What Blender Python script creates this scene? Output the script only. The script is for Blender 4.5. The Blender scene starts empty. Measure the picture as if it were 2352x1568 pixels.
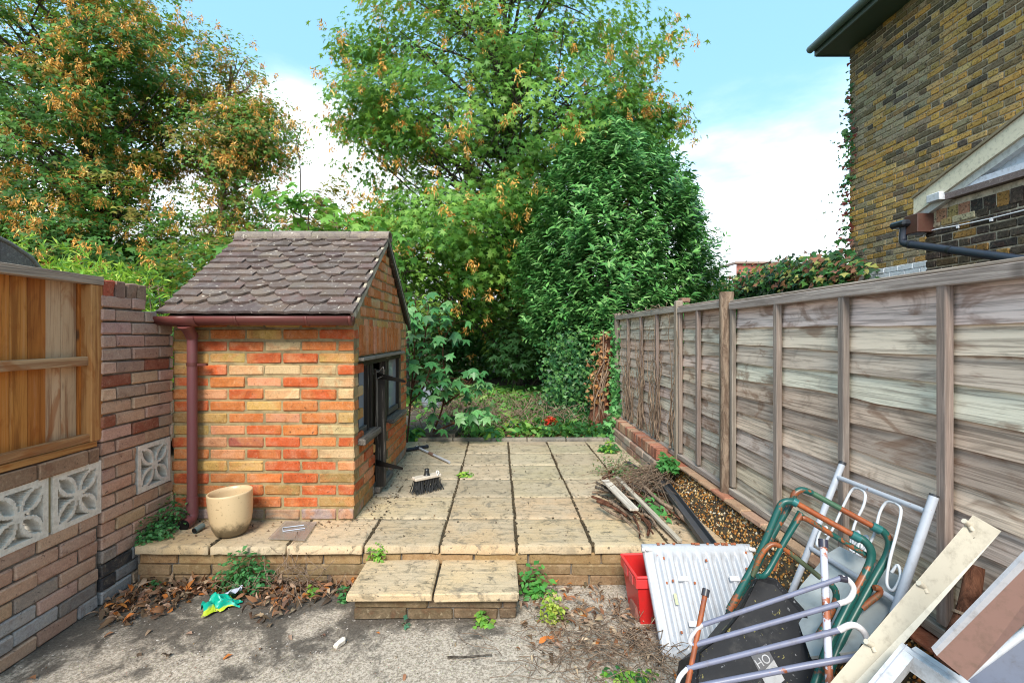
import bpy, math, random
import numpy as np
from mathutils import Vector, Matrix, Euler
R = math.radians
random.seed(7); rng = np.random.default_rng(11)
scn = bpy.context.scene
COL = scn.collection
EYE, GZ, F = 1.15, -0.225, 1109.0     # eye above patio (patio top is z = 0), yard level, focal length in units of 2352 px width
VPX, VPY = 1145.0, 770.0

# ------------------------------------------------------------------ camera, world, sun, exposure
cam_d = bpy.data.cameras.new('camera'); cam = bpy.data.objects.new('camera', cam_d); COL.objects.link(cam)
cam.location = (0, 0, EYE); cam.rotation_euler = (R(90), 0, 0)
cam_d.sensor_width = 36; cam_d.lens = 36 * F / 2352
cam_d.shift_x = (1176 - VPX) / 2352; cam_d.shift_y = -(784 - VPY) / 2352
cam_d.clip_start = 0.05; cam_d.clip_end = 3000
scn.camera = cam
SUN_EL, SUN_AZ = 44, 190            # azimuth clockwise from +Y: behind the camera, a little to the left
world = bpy.data.worlds.new('World'); scn.world = world; world.use_nodes = True
scn.view_settings.view_transform = 'Standard'; scn.view_settings.look = 'None'
scn.view_settings.exposure = 1.86; scn.view_settings.gamma = 1.0
scn.view_settings.use_curve_mapping = False
scn.cycles.pixel_filter_type = 'BLACKMAN_HARRIS'; scn.cycles.filter_width = 1.05
def build_world():
    nt = world.node_tree; N = nt.nodes; L = nt.links; N.clear()
    out = N.new('ShaderNodeOutputWorld'); bg = N.new('ShaderNodeBackground'); bg.inputs['Strength'].default_value = 0.083
    sky = N.new('ShaderNodeTexSky'); sky.sky_type = 'NISHITA'; sky.sun_disc = False
    sky.sun_elevation = R(SUN_EL); sky.sun_rotation = R(SUN_AZ); sky.air_density = 1.0; sky.dust_density = 1.0; sky.ozone_density = 1.0
    tc = N.new('ShaderNodeTexCoord'); sep = N.new('ShaderNodeSeparateXYZ'); L.new(tc.outputs['Generated'], sep.inputs[0])
    # pale veil over the whole sky
    veil = N.new('ShaderNodeMix'); veil.data_type = 'RGBA'; veil.inputs['Factor'].default_value = 0.70
    L.new(sky.outputs[0], veil.inputs['A']); veil.inputs['B'].default_value = (1.55, 3.25, 4.5, 1)
    # clouds: thick near the horizon, thinning with height, broken by noise
    mp = N.new('ShaderNodeMapping'); mp.inputs['Scale'].default_value = (2.2, 2.2, 6.0); L.new(tc.outputs['Generated'], mp.inputs[0])
    nz = N.new('ShaderNodeTexNoise'); nz.inputs['Scale'].default_value = 2.1; nz.inputs['Detail'].default_value = 7; nz.inputs['Roughness'].default_value = 0.55
    L.new(mp.outputs[0], nz.inputs['Vector'])
    def mth(op, a, b=None, c=None, clamp=False):
        m = N.new('ShaderNodeMath'); m.operation = op; m.use_clamp = clamp
        for i, v in enumerate((a, b, c)):
            if v is None: continue
            if isinstance(v, (int, float)): m.inputs[i].default_value = v
            else: L.new(v, m.inputs[i])
        return m.outputs[0]
    z = sep.outputs['Z']
    low = mth('MULTIPLY_ADD', z, -2.7, 1.08)                 # 1 at the horizon, 0 at about 18 degrees
    # one cumulus bank low at the left
    dp = N.new('ShaderNodeVectorMath'); dp.operation = 'DOT_PRODUCT'; L.new(tc.outputs['Generated'], dp.inputs[0])
    v = Vector((-0.40, 1.0, 0.33)).normalized(); dp.inputs[1].default_value = v
    bank = mth('MULTIPLY_ADD', dp.outputs['Value'], 34, -33.1, True)
    s = mth('ADD', low, mth('MULTIPLY', bank, 0.8)); s = mth('ADD', s, mth('MULTIPLY_ADD', nz.outputs[0], 1.1, -0.62))
    ss = N.new('ShaderNodeMapRange'); ss.interpolation_type = 'SMOOTHSTEP'; ss.inputs['From Min'].default_value = -0.22; ss.inputs['From Max'].default_value = 0.70
    L.new(s, ss.inputs['Value'])
    mix = N.new('ShaderNodeMix'); mix.data_type = 'RGBA'; L.new(ss.outputs[0], mix.inputs['Factor'])
    L.new(veil.outputs['Result'], mix.inputs['A']); mix.inputs['B'].default_value = (5.6, 5.95, 6.2, 1)
    L.new(mix.outputs['Result'], bg.inputs['Color']); L.new(bg.outputs[0], out.inputs[0])
build_world()
sun_d = bpy.data.lights.new('sun', 'SUN'); sun = bpy.data.objects.new('sun', sun_d); COL.objects.link(sun)
sun_d.energy = 1.5; sun_d.angle = R(22); sun_d.color = (1.0, 0.93, 0.82)
a, e = R(SUN_AZ), R(SUN_EL)
sdir = Vector((math.sin(a) * math.cos(e), math.cos(a) * math.cos(e), math.sin(e)))   # towards the sun
sun.rotation_euler = sdir.to_track_quat('Z', 'Y').to_euler()

# ------------------------------------------------------------------ helpers
def lin(c):
    return tuple((v / 12.92 if v <= 0.04045 else ((v + 0.055) / 1.055) ** 2.4) for v in (x / 255 for x in c))
def hexa(r, g, b, k=1.0): return tuple(min(1, v * k) for v in lin((r, g, b))) + (1,)
def P(x, y, d): return Vector(((x - VPX) / F * d, d, EYE - (y - VPY) / F * d))
def PX(x, y, X):                                                # the point seen at (x, y) on the vertical plane at X
    d = X * F / (x - VPX); return P(x, y, d)

def tag(o, label=None, cat=None, group=None, kind=None):
    if label: o['label'] = label
    if cat: o['category'] = cat
    if group: o['group'] = group
    if kind: o['kind'] = kind
    return o
def empty(name, loc=(0, 0, 0), rz=0, **k):
    o = bpy.data.objects.new(name, None); COL.objects.link(o); o.location = loc; o.rotation_euler = (0, 0, rz)
    o.empty_display_size = 0.1
    return tag(o, **k)
def link(name, me, parent=None, loc=(0, 0, 0), rot=(0, 0, 0), color=None, kind=None):
    o = bpy.data.objects.new(name, me); COL.objects.link(o)
    o.location = loc; o.rotation_euler = rot
    if parent is not None: o.parent = parent
    if color is not None: o.color = color if len(color) == 4 else (*color, 1)
    if kind: o['kind'] = kind
    return o
def np_mesh(name, v, f, mat=None, cols=None, smooth=False):
    """v (n,3); f (m,3) or (m,4) int array"""
    me = bpy.data.meshes.new(name); v = np.asarray(v, np.float32); f = np.asarray(f, np.int32)
    me.vertices.add(len(v)); me.vertices.foreach_set('co', v.ravel())
    k = f.shape[1]; m = len(f)
    me.loops.add(m * k); me.loops.foreach_set('vertex_index', f.ravel())
    me.polygons.add(m); me.polygons.foreach_set('loop_start', np.arange(m, dtype=np.int32) * k)
    me.update(calc_edges=True)
    if smooth: me.polygons.foreach_set('use_smooth', np.ones(m, bool))
    if cols is not None:
        ca = me.color_attributes.new('Col', 'FLOAT_COLOR', 'POINT')
        c = np.ones((len(v), 4), np.float32); c[:, :3] = cols; ca.data.foreach_set('color', c.ravel())
    if mat: me.materials.append(mat)
    return me
class MB:
    """collects simple solids into one mesh"""
    def __init__(s): s.v = []; s.f = []; s.sm = []
    def add(s, v, f, sm=False):
        n = len(s.v); s.v += [tuple(p) for p in v]; s.f += [tuple(i + n for i in q) for q in f]; s.sm += [sm] * len(f)
    def box(s, a, b, M=None, ch=0.0):
        x0, y0, z0 = a; x1, y1, z1 = b
        if ch <= 0:
            v = [(x0, y0, z0), (x1, y0, z0), (x1, y1, z0), (x0, y1, z0), (x0, y0, z1), (x1, y0, z1), (x1, y1, z1), (x0, y1, z1)]
            f = [(0, 3, 2, 1), (4, 5, 6, 7), (0, 1, 5, 4), (1, 2, 6, 5), (2, 3, 7, 6), (3, 0, 4, 7)]
        else:
            v, f = chamfer_box((x1 - x0), (y1 - y0), (z1 - z0), ch)
            c = ((x0 + x1) / 2, (y0 + y1) / 2, (z0 + z1) / 2); v = [(p[0] + c[0], p[1] + c[1], p[2] + c[2]) for p in v]
        if M: v = [M @ Vector(p) for p in v]
        s.add(v, f)
    def prism(s, poly, h, M=None):                              # poly in xy, extruded in z 0..h
        n = len(poly); v = [(x, y, 0) for x, y in poly] + [(x, y, h) for x, y in poly]
        f = [tuple(range(n))[::-1], tuple(range(n, 2 * n))] + [(i, (i + 1) % n, n + (i + 1) % n, n + i) for i in range(n)]
        if M: v = [M @ Vector(p) for p in v]
        s.add(v, f)
    def tube(s, pts, r, n=8, caps=True, smooth=True, sub=0):
        pts = [Vector(p) for p in pts]
        if sub: pts = catmull(pts, sub)
        m = len(pts); rr = r if isinstance(r, (list, tuple)) else [r] * m
        if len(rr) != m: rr = list(np.interp(np.linspace(0, 1, m), np.linspace(0, 1, len(rr)), rr))
        t0 = (pts[1] - pts[0]).normalized(); u = t0.orthogonal().normalized(); v = []
        for i, p in enumerate(pts):
            t = (pts[min(i + 1, m - 1)] - pts[max(i - 1, 0)]); t = t.normalized() if t.length > 1e-9 else t0
            u = (u - t * u.dot(t)); u = u.normalized() if u.length > 1e-6 else t.orthogonal().normalized(); w = t.cross(u)
            v += [p + (u * math.cos(k * 2 * math.pi / n) + w * math.sin(k * 2 * math.pi / n)) * rr[i] for k in range(n)]
        f = [(i * n + k, i * n + (k + 1) % n, (i + 1) * n + (k + 1) % n, (i + 1) * n + k) for i in range(m - 1) for k in range(n)]
        s.add(v, f, smooth)
        if caps: s.add(v[:n], [tuple(range(n))[::-1]]); s.add(v[-n:], [tuple(range(n))])
    def lathe(s, prof, n=28, M=None, smooth=True):
        v = []
        for r, z in prof: v += [(r * math.cos(k * 2 * math.pi / n), r * math.sin(k * 2 * math.pi / n), z) for k in range(n)]
        f = [(i * n + k, i * n + (k + 1) % n, (i + 1) * n + (k + 1) % n, (i + 1) * n + k) for i in range(len(prof) - 1) for k in range(n)]
        if M: v = [M @ Vector(p) for p in v]
        s.add(v, f, smooth)
    def mesh(s, name, mat):
        me = bpy.data.meshes.new(name); me.from_pydata(s.v, [], s.f)
        me.polygons.foreach_set('use_smooth', s.sm)
        if mat: me.materials.append(mat)
        me.update(); return me
    def build(s, name, mat, parent=None, **k): return link(name, s.mesh(name, mat), parent, **k)
def catmull(p, n):
    q = [p[0] * 2 - p[1]] + p + [p[-1] * 2 - p[-2]]; out = []
    for i in range(1, len(q) - 2):
        for j in range(n):
            t = j / n; a, b, c, d = q[i - 1], q[i], q[i + 1], q[i + 2]
            out.append(0.5 * ((2 * b) + (c - a) * t + (2 * a - 5 * b + 4 * c - d) * t * t + (3 * b - a - 3 * c + d) * t ** 3))
    out.append(p[-1]); return out
def chamfer_box(l, w, h, ch, jit=0.0, rnd=random):
    X, Y, Z = l / 2, w / 2, h / 2; v = []; idx = {}
    for sx in (-1, 1):
        for sy in (-1, 1):
            for sz in (-1, 1):
                for ax in range(3):
                    p = [sx * (X - ch), sy * (Y - ch), sz * (Z - ch)]; p[ax] = (sx * X, sy * Y, sz * Z)[ax]
                    idx[(sx, sy, sz, ax)] = len(v); v.append(tuple(c + rnd.uniform(-jit, jit) for c in p))
    f = []; S = (-1, 1)
    def quad(a, b, c, d, n):
        A, B, C, D = (Vector(v[i]) for i in (a, b, c, d)); nn = (C - A).cross(D - B)
        f.append((a, b, c, d) if nn.dot(Vector(n)) > 0 else (d, c, b, a))
    for ax in range(3):
        o = [i for i in range(3) if i != ax]
        for s in S:
            def g(p, q):
                k = [0, 0, 0]; k[ax] = s; k[o[0]] = p; k[o[1]] = q; return idx[(k[0], k[1], k[2], ax)]
            n = [0, 0, 0]; n[ax] = s; quad(g(-1, -1), g(1, -1), g(1, 1), g(-1, 1), n)
        for p in S:
            for q in S:
                def g(s, a2):
                    k = [0, 0, 0]; k[ax] = s; k[o[0]] = p; k[o[1]] = q; return idx[(k[0], k[1], k[2], a2)]
                n = [0, 0, 0]; n[o[0]] = p; n[o[1]] = q; quad(g(-1, o[0]), g(1, o[0]), g(1, o[1]), g(-1, o[1]), n)
    for sx in S:
        for sy in S:
            for sz in S:
                a, b, c = (idx[(sx, sy, sz, k)] for k in range(3)); f.append((a, b, c) if sx * sy * sz > 0 else (c, b, a))
    return v, f

# ------------------------------------------------------------------ materials
MATS = {}
class NT:
    def __init__(s, name):
        m = bpy.data.materials.new(name); m.use_nodes = True; s.m = m; s.nt = m.node_tree; s.N = s.nt.nodes; s.L = s.nt.links; s.N.clear()
        s.out = s.N.new('ShaderNodeOutputMaterial'); s.b = s.N.new('ShaderNodeBsdfPrincipled'); s.L.new(s.b.outputs[0], s.out.inputs[0]); MATS[name] = m
        s.tc = s.N.new('ShaderNodeTexCoord'); s.oi = s.N.new('ShaderNodeObjectInfo')
    def vec(s, scale=(1, 1, 1), space='Object', rnd=True):
        mp = s.N.new('ShaderNodeMapping'); mp.inputs['Scale'].default_value = scale; src = s.tc.outputs[space]
        if rnd:
            ad = s.N.new('ShaderNodeVectorMath'); ad.operation = 'ADD'; s.L.new(src, ad.inputs[0])
            ml = s.N.new('ShaderNodeMath'); ml.operation = 'MULTIPLY'; ml.inputs[1].default_value = 57.3; s.L.new(s.oi.outputs['Random'], ml.inputs[0])
            s.L.new(ml.outputs[0], ad.inputs[1]); src = ad.outputs[0]
        s.L.new(src, mp.inputs[0]); return mp.outputs[0]
    def noise(s, vec, scale, detail=4, rough=0.6, dist=0):
        n = s.N.new('ShaderNodeTexNoise'); n.inputs['Scale'].default_value = scale; n.inputs['Detail'].default_value = detail
        n.inputs['Roughness'].default_value = rough; n.inputs['Distortion'].default_value = dist; s.L.new(vec, n.inputs['Vector']); return n.outputs[0]
    def rng(s, x, a, b, c=0, d=1, smooth=True):
        m = s.N.new('ShaderNodeMapRange'); m.interpolation_type = 'SMOOTHSTEP' if smooth else 'LINEAR'
        for k, v in zip(('From Min', 'From Max', 'To Min', 'To Max'), (a, b, c, d)): m.inputs[k].default_value = v
        s.L.new(x, m.inputs['Value']); return m.outputs[0]
    def mix(s, f, a, b, mode='MIX'):
        m = s.N.new('ShaderNodeMix'); m.data_type = 'RGBA'; m.blend_type = mode
        for k, v in (('Factor', f), ('A', a), ('B', b)):
            if isinstance(v, (int, float)): m.inputs[k].default_value = v
            elif isinstance(v, tuple): m.inputs[k].default_value = v if len(v) == 4 else (*v, 1)
            else: s.L.new(v, m.inputs[k])
        return m.outputs['Result']
    def math(s, op, a, b=0.0):
        m = s.N.new('ShaderNodeMath'); m.operation = op
        for i, v in enumerate((a, b)):
            if isinstance(v, (int, float)): m.inputs[i].default_value = v
            else: s.L.new(v, m.inputs[i])
        return m.outputs[0]
    def bump(s, h, strength=0.5, dist=0.01):
        b = s.N.new('ShaderNodeBump'); b.inputs['Strength'].default_value = strength; b.inputs['Distance'].default_value = dist
        s.L.new(h, b.inputs['Height']); s.L.new(b.outputs[0], s.b.inputs['Normal']); return b
    def attr(s, n='Col'):
        a = s.N.new('ShaderNodeAttribute'); a.attribute_name = n; return a.outputs['Color']
    def fin(s, color, rough=0.8, metal=0.0, spec=0.3):
        if isinstance(color, tuple): s.b.inputs['Base Color'].default_value = color if len(color) == 4 else (*color, 1)
        else: s.L.new(color, s.b.inputs['Base Color'])
        if isinstance(rough, (int, float)): s.b.inputs['Roughness'].default_value = rough
        else: s.L.new(rough, s.b.inputs['Roughness'])
        s.b.inputs['Metallic'].default_value = metal; s.b.inputs['Specular IOR Level'].default_value = spec
        return s.m
def m_brick(name, rnd=True, src='obj', blotch=0.45, speck=0.62, two=0.0, grime=(0.03, 0.025, 0.02, 1), bump=0.6):
    t = NT(name); v = t.vec(rnd=rnd); base = t.oi.outputs['Color'] if src == 'obj' else t.attr()
    n1 = t.noise(v, 13, 4, 0.65, 0.6); n2 = t.noise(v, 48, 5, 0.75, 0.4); n3 = t.noise(v, 120, 3, 0.6)
    if two: base = t.mix(t.rng(t.noise(v, 5.5, 3, 0.6, 0.8), 0.44, 0.60, 0, two), base, (0.56, 0.22, 0.075, 1))
    c = t.mix(t.rng(n1, 0.42, 0.72, 0, blotch), base, t.mix(0.55, base, (0.62, 0.42, 0.27, 1)))
    c = t.mix(t.rng(n1, 0.28, 0.48, 0.55, 0), c, t.mix(0.6, c, (0.16, 0.05, 0.025, 1)))
    c = t.mix(t.rng(n2, speck, speck + 0.08, 0, 0.8), c, grime)
    c = t.mix(t.rng(n2, 0.30, 0.46, 0.5, 0), c, t.mix(0.35, c, (0.9, 0.75, 0.5, 1))); c = t.mix(t.rng(n3, 0.3, 0.7, 0.45, 0), c, t.mix(0.5, c, (0.02, 0.015, 0.01, 1)))
    h = t.math('ADD', t.math('MULTIPLY', n2, 0.7), t.math('MULTIPLY', n1, 0.9)); t.bump(h, bump, 0.006)
    return t.fin(c, 0.9, 0, 0.2)
def m_mortar(name, col, col2, sc=12):
    t = NT(name); v = t.vec(rnd=False); n = t.noise(v, sc, 6, 0.7); n2 = t.noise(v, 150, 3, 0.6)
    t.bump(n2, 0.6, 0.004); return t.fin(t.mix(t.rng(n, 0.35, 0.7), col, col2), 0.95, 0, 0.1)
def m_slab(name):
    t = NT(name); v = t.vec(rnd=False, space='Object'); w = t.N.new('ShaderNodeNewGeometry').outputs['Position']
    a = t.noise(w, 3.2, 6, 0.65); b = t.noise(w, 14, 6, 0.75, 0.6); c3 = t.noise(w, 160, 3, 0.7)
    mp = t.N.new('ShaderNodeMapping'); mp.inputs['Scale'].default_value = (5, 34, 5); t.L.new(w, mp.inputs[0])
    st = t.noise(mp.outputs[0], 1.0, 5, 0.65, 0.4)
    base = t.oi.outputs['Color']
    col = t.mix(t.rng(a, 0.35, 0.65, 0, 0.55), base, (0.50, 0.42, 0.31, 1))
    col = t.mix(t.rng(b, 0.5, 0.68, 0, 0.75), col, (0.12, 0.105, 0.07, 1)); col = t.mix(t.rng(t.noise(w, 7, 6, 0.7, 1.2), 0.56, 0.66, 0, 0.6), col, (0.13, 0.12, 0.10, 1))
    col = t.mix(t.rng(st, 0.52, 0.68, 0, 0.5), col, (0.19, 0.165, 0.12, 1))
    col = t.mix(t.rng(t.noise(w, 48, 2, 0.5), 0.66, 0.72, 0, 0.75), col, (0.05, 0.045, 0.035, 1))
    col = t.mix(t.rng(c3, 0.3, 0.7, 0.35, 0), col, t.mix(0.6, col, (0.08, 0.06, 0.04, 1)))
    h = t.math('ADD', t.math('MULTIPLY', st, 1.0), t.math('MULTIPLY', c3, 0.15)); t.bump(h, 0.55, 0.012)
    return t.fin(col, 0.85, 0, 0.25)
def m_wood(name, dark=(0.05, 0.04, 0.035, 1), grain=0.75, warm=None, sx=2.0, sy=60, rough=0.85, stain=0.4, hi=0.45, dist=1.4):
    """grain runs along the object's own x axis"""
    t = NT(name); v = t.vec((sx, sy, sy)); g = t.noise(v, 1.0, 7, 0.68, dist); v2 = t.vec((4, 9, 9)); b = t.noise(v2, 1.0, 4, 0.6, 0.8)
    base = t.oi.outputs['Color']
    c = t.mix(t.rng(g, 0.44, 0.62, 0, grain), base, dark); c = t.mix(t.rng(g, 0.34, 0.44, hi, 0), c, t.mix(0.5, c, (0.8, 0.72, 0.62, 1)))
    if warm: c = t.mix(t.rng(b, 0.53, 0.66, 0, 0.60), c, warm)
    c = t.mix(t.rng(b, 0.2, 0.44, stain, 0), c, dark)
    v4 = t.N.new('ShaderNodeTexVoronoi'); v4.inputs['Scale'].default_value = 1.0; t.L.new(t.vec((3.2, 11, 1)), v4.inputs['Vector'])
    c = t.mix(t.rng(v4.outputs['Distance'], 0.04, 0.13, 0.75, 0), c, (0.03, 0.022, 0.018, 1))   # knots
    t.bump(t.math('ADD', g, t.math('MULTIPLY', b, 0.5)), 0.6, 0.004)
    return t.fin(c, rough, 0, 0.25)
def m_paint(name, rust=0.0, rough=0.4, rustcol=(0.22, 0.06, 0.02, 1), sc=14, lo=0.60, dirt=0.2, metal=0, spec=0.5):
    t = NT(name); v = t.vec(); n = t.noise(v, sc, 5, 0.7); d = t.noise(v, 30, 5, 0.7); base = t.oi.outputs['Color']
    c = t.mix(t.rng(d, 0.45, 0.8, 0, dirt), base, (0.10, 0.075, 0.05, 1))
    if rust > 0: c = t.mix(t.rng(n, lo, lo + 0.05, 0, rust), c, t.mix(t.rng(d, 0.4, 0.6), rustcol, (0.34, 0.085, 0.02, 1)))
    t.bump(d, 0.12, 0.002)
    return t.fin(c, rough, metal, spec)
def m_plain(name, col, rough=0.6, spec=0.4, metal=0, var=0.15, sc=20):
    t = NT(name); n = t.noise(t.vec(), sc, 4, 0.6)
    return t.fin(t.mix(t.rng(n, 0.3, 0.7, 0, var), col, tuple(c * 0.35 for c in col[:3])), rough, metal, spec)
def m_leaf(name, trans=0.35, rough=0.45, spec=0.4, var=0.3):
    t = NT(name); c = t.attr(); n = t.noise(t.tc.outputs['Object'], 9, 3, 0.6)
    c = t.mix(t.rng(n, 0.35, 0.65, var, 0), c, t.mix(0.6, c, (0.02, 0.05, 0.015, 1)))
    t.fin(c, rough, 0, spec)
    tr = t.N.new('ShaderNodeBsdfTranslucent'); t.L.new(t.mix(0.35, c, (0.55, 0.75, 0.05, 1), 'MIX') if trans > 0.2 else c, tr.inputs['Color'])
    mx = t.N.new('ShaderNodeMixShader'); mx.inputs[0].default_value = trans
    t.L.new(t.b.outputs[0], mx.inputs[1]); t.L.new(tr.outputs[0], mx.inputs[2]); t.L.new(mx.outputs[0], t.out.inputs[0]); return t.m
def m_objleaf(name):
    t = NT(name); n = t.noise(t.vec(), 14, 3, 0.6); c = t.mix(t.rng(n, 0.35, 0.7, 0, 0.5), t.oi.outputs['Color'], (0.03, 0.09, 0.03, 1))
    t.fin(c, 0.4, 0, 0.5); tr = t.N.new('ShaderNodeBsdfTranslucent'); t.L.new(c, tr.inputs['Color'])
    mx = t.N.new('ShaderNodeMixShader'); mx.inputs[0].default_value = 0.3
    t.L.new(t.b.outputs[0], mx.inputs[1]); t.L.new(tr.outputs[0], mx.inputs[2]); t.L.new(mx.outputs[0], t.out.inputs[0]); return t.m
def m_yard():
    t = NT('yard_concrete'); w = t.N.new('ShaderNodeNewGeometry').outputs['Position']
    a = t.noise(w, 1.7, 6, 0.62, 0.8); b = t.noise(w, 9, 6, 0.7, 0.7); s = t.noise(w, 95, 3, 0.7); s2 = t.noise(w, 220, 2, 0.6)
    vo = t.N.new('ShaderNodeTexVoronoi'); vo.inputs['Scale'].default_value = 75; t.L.new(w, vo.inputs['Vector'])
    c = t.mix(t.rng(s, 0.35, 0.65), (0.24, 0.20, 0.155, 1), (0.52, 0.445, 0.365, 1))
    c = t.mix(t.rng(vo.outputs['Distance'], 0.10, 0.2, 0.55, 0), c, vo.outputs['Color'], 'SOFT_LIGHT')
    c = t.mix(t.rng(s2, 0.63, 0.70, 0, 0.9), c, (0.07, 0.05, 0.04, 1))
    sp = t.N.new('ShaderNodeSeparateXYZ'); t.L.new(w, sp.inputs[0])
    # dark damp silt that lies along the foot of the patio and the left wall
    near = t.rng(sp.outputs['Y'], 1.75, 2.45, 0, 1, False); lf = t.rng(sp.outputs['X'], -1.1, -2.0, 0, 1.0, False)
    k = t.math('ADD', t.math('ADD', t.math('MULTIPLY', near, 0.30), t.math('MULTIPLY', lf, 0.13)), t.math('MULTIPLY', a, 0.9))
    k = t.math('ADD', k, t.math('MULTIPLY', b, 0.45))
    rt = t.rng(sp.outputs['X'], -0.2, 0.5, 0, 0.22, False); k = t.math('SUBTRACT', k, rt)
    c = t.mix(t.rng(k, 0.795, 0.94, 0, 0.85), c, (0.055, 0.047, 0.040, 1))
    c = t.mix(t.rng(t.noise(w, 60, 2, 0.5), 0.70, 0.74, 0, 0.9), c, (0.6, 0.55, 0.5, 1))
    t.bump(t.math('ADD', s, t.math('MULTIPLY', b, 1.2)), 0.5, 0.006); return t.fin(c, 0.88, 0, 0.25)
def m_soil():
    t = NT('soil'); w = t.N.new('ShaderNodeNewGeometry').outputs['Position']; a = t.noise(w, 5, 6, 0.7); b = t.noise(w, 60, 4, 0.7)
    c = t.mix(t.rng(b, 0.35, 0.7), (0.045, 0.032, 0.022, 1), (0.16, 0.115, 0.075, 1)); c = t.mix(t.rng(a, 0.5, 0.7, 0, 0.5), c, (0.05, 0.06, 0.025, 1))
    t.bump(b, 0.8, 0.02); return t.fin(c, 0.95, 0, 0.1)
m_brick('brick', two=0.55, speck=0.60); m_brick('brick_attr', False, 'attr', blotch=0.3, speck=0.60)
m_brick('stock_brick', True, 'obj', blotch=0.15, speck=0.53, bump=0.9); m_brick('stock_brick_attr', False, 'attr', blotch=0.15, speck=0.53, bump=0.9)
m_brick('wall_brick', True, 'obj', blotch=0.35, speck=0.60)
m_mortar('mortar_sand', (0.36, 0.28, 0.15, 1), (0.19, 0.15, 0.085, 1)); m_mortar('mortar_grey', (0.21, 0.18, 0.15, 1), (0.09, 0.08, 0.07, 1))
m_mortar('mortar_pale', (0.58, 0.50, 0.38, 1), (0.2, 0.17, 0.13, 1)); m_mortar('joint_dirt', (0.10, 0.075, 0.045, 1), (0.035, 0.03, 0.022, 1), 30)
m_mortar('screen_concrete', (0.80, 0.74, 0.65, 1), (0.60, 0.54, 0.46, 1), 30)
m_slab('slab'); m_yard(); m_soil()
m_wood('fence_wood', dark=(0.085, 0.058, 0.042, 1), warm=(0.19, 0.085, 0.04, 1), grain=0.55, sx=2.4, sy=85, stain=0.6, hi=0.35, dist=0.5)
m_wood('frame_wood', dark=(0.12, 0.095, 0.08, 1), grain=0.55, stain=0.3)
m_wood('orange_wood', dark=(0.15, 0.035, 0.006, 1), warm=(0.30, 0.085, 0.014, 1), grain=0.6, sx=1.3, sy=34, stain=0.55, rough=0.6, hi=0.12, dist=0.6)
m_wood('dark_wood', dark=(0.008, 0.007, 0.006, 1), grain=0.6, rough=0.6)
m_paint('gutter_paint', 0, 0.42, dirt=0.35, spec=0.35); m_paint('rusty_white', 0.95, 0.4, lo=0.64, sc=26); m_paint('enamel', 0.9, 0.35, lo=0.655, sc=30, dirt=0.18)
m_paint('green_metal', 0.9, 0.38, lo=0.54, sc=11); m_paint('rust_tube', 0.9, 0.6, lo=0.42, sc=18); m_paint('painted', 0, 0.5, dirt=0.5); m_paint('very_rusty', 0.95, 0.5, lo=0.50, sc=15); m_paint('plastic', 0, 0.38, dirt=0.25)
m_leaf('leaf', 0.4, 0.5, 0.3); m_leaf('gloss_leaf', 0.18, 0.42, 0.3, 0.15); m_leaf('dry', 0.2, 0.8, 0.1, 0.2); m_objleaf('sapling_leaf')
def m_tile():
    t = NT('roof_tile'); v = t.vec(); n = t.noise(v, 14, 5, 0.7); s = t.noise(v, 200, 2, 0.6)
    c = t.mix(t.rng(n, 0.4, 0.7), t.oi.outputs['Color'], (0.19, 0.155, 0.14, 1)); c = t.mix(t.rng(s, 0.3, 0.7, 0.5, 0), c, (0.03, 0.022, 0.02, 1))
    c = t.mix(t.rng(t.noise(v, 30, 3, 0.6), 0.63, 0.69, 0, 0.85), c, (0.50, 0.45, 0.38, 1)); t.bump(s, 0.5, 0.003); return t.fin(c, 0.85, 0, 0.3)
m_tile()
def m_bark(name, a, b):
    t = NT(name); v = t.vec((10, 10, 2.5), rnd=False); n = t.noise(v, 3, 6, 0.7, 0.6); t.bump(n, 0.9, 0.02); return t.fin(t.mix(t.rng(n, 0.35, 0.65), a, b), 0.9, 0, 0.15)
m_bark('bark', (0.035, 0.028, 0.022, 1), (0.13, 0.11, 0.09, 1)); m_bark('bark_pale', (0.15, 0.10, 0.07, 1), (0.34, 0.25, 0.18, 1)); m_bark('bark_red', (0.05, 0.02, 0.012, 1), (0.17, 0.075, 0.045, 1))
def m_glass():
    t = NT('glass'); t.fin((0.30, 0.34, 0.40, 1), 0.08, 0, 0.8); return t.m
m_glass()
def m_clear():
    t = NT('clear_plastic'); t.fin((0.34, 0.31, 0.28, 1), 0.2, 0, 0.6); t.b.inputs['Transmission Weight'].default_value = 0.2; t.b.inputs['Alpha'].default_value = 0.5; return t.m
m_clear()
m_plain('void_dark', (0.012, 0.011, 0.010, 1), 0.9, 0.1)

# ------------------------------------------------------------------ brick placing
BM = {}
def brick_mesh(l, w, h, mat, var, jit=0.0018, ch=0.0045):
    k = (round(l, 3), round(w, 3), round(h, 3), mat, var)
    if k not in BM:
        rr = random.Random(hash(k[:3]) % 9999 + var * 77); v, f = chamfer_box(l, w, h, ch, jit, rr)
        me = bpy.data.meshes.new('brick'); me.from_pydata(v, [], f); me.materials.append(MATS[mat]); me.update(); BM[k] = me
    return BM[k]
def put_brick(parent, c, l, w, h, ang, col, mat='brick', name='brick', tilt=0.0, jit=0.0026, ch=0.0055, off=0.004):
    me = brick_mesh(l, w, h, mat, random.randrange(5), jit, ch)
    o = link(name, me, parent, rot=(random.uniform(-.004, .004) , random.uniform(-.006, .006) + tilt, ang + random.uniform(-.004, .004)), color=col)
    n = Vector((math.sin(ang), -math.cos(ang), 0)) * random.uniform(-off, off)
    o.location = Vector(c) + n; return o
def vary(c, k=0.12):
    s = 1 + random.uniform(-k, k); return tuple(max(0.005, min(1, v * s * (1 + random.uniform(-k, k) * 0.35))) for v in c[:3]) + (1,)

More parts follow.
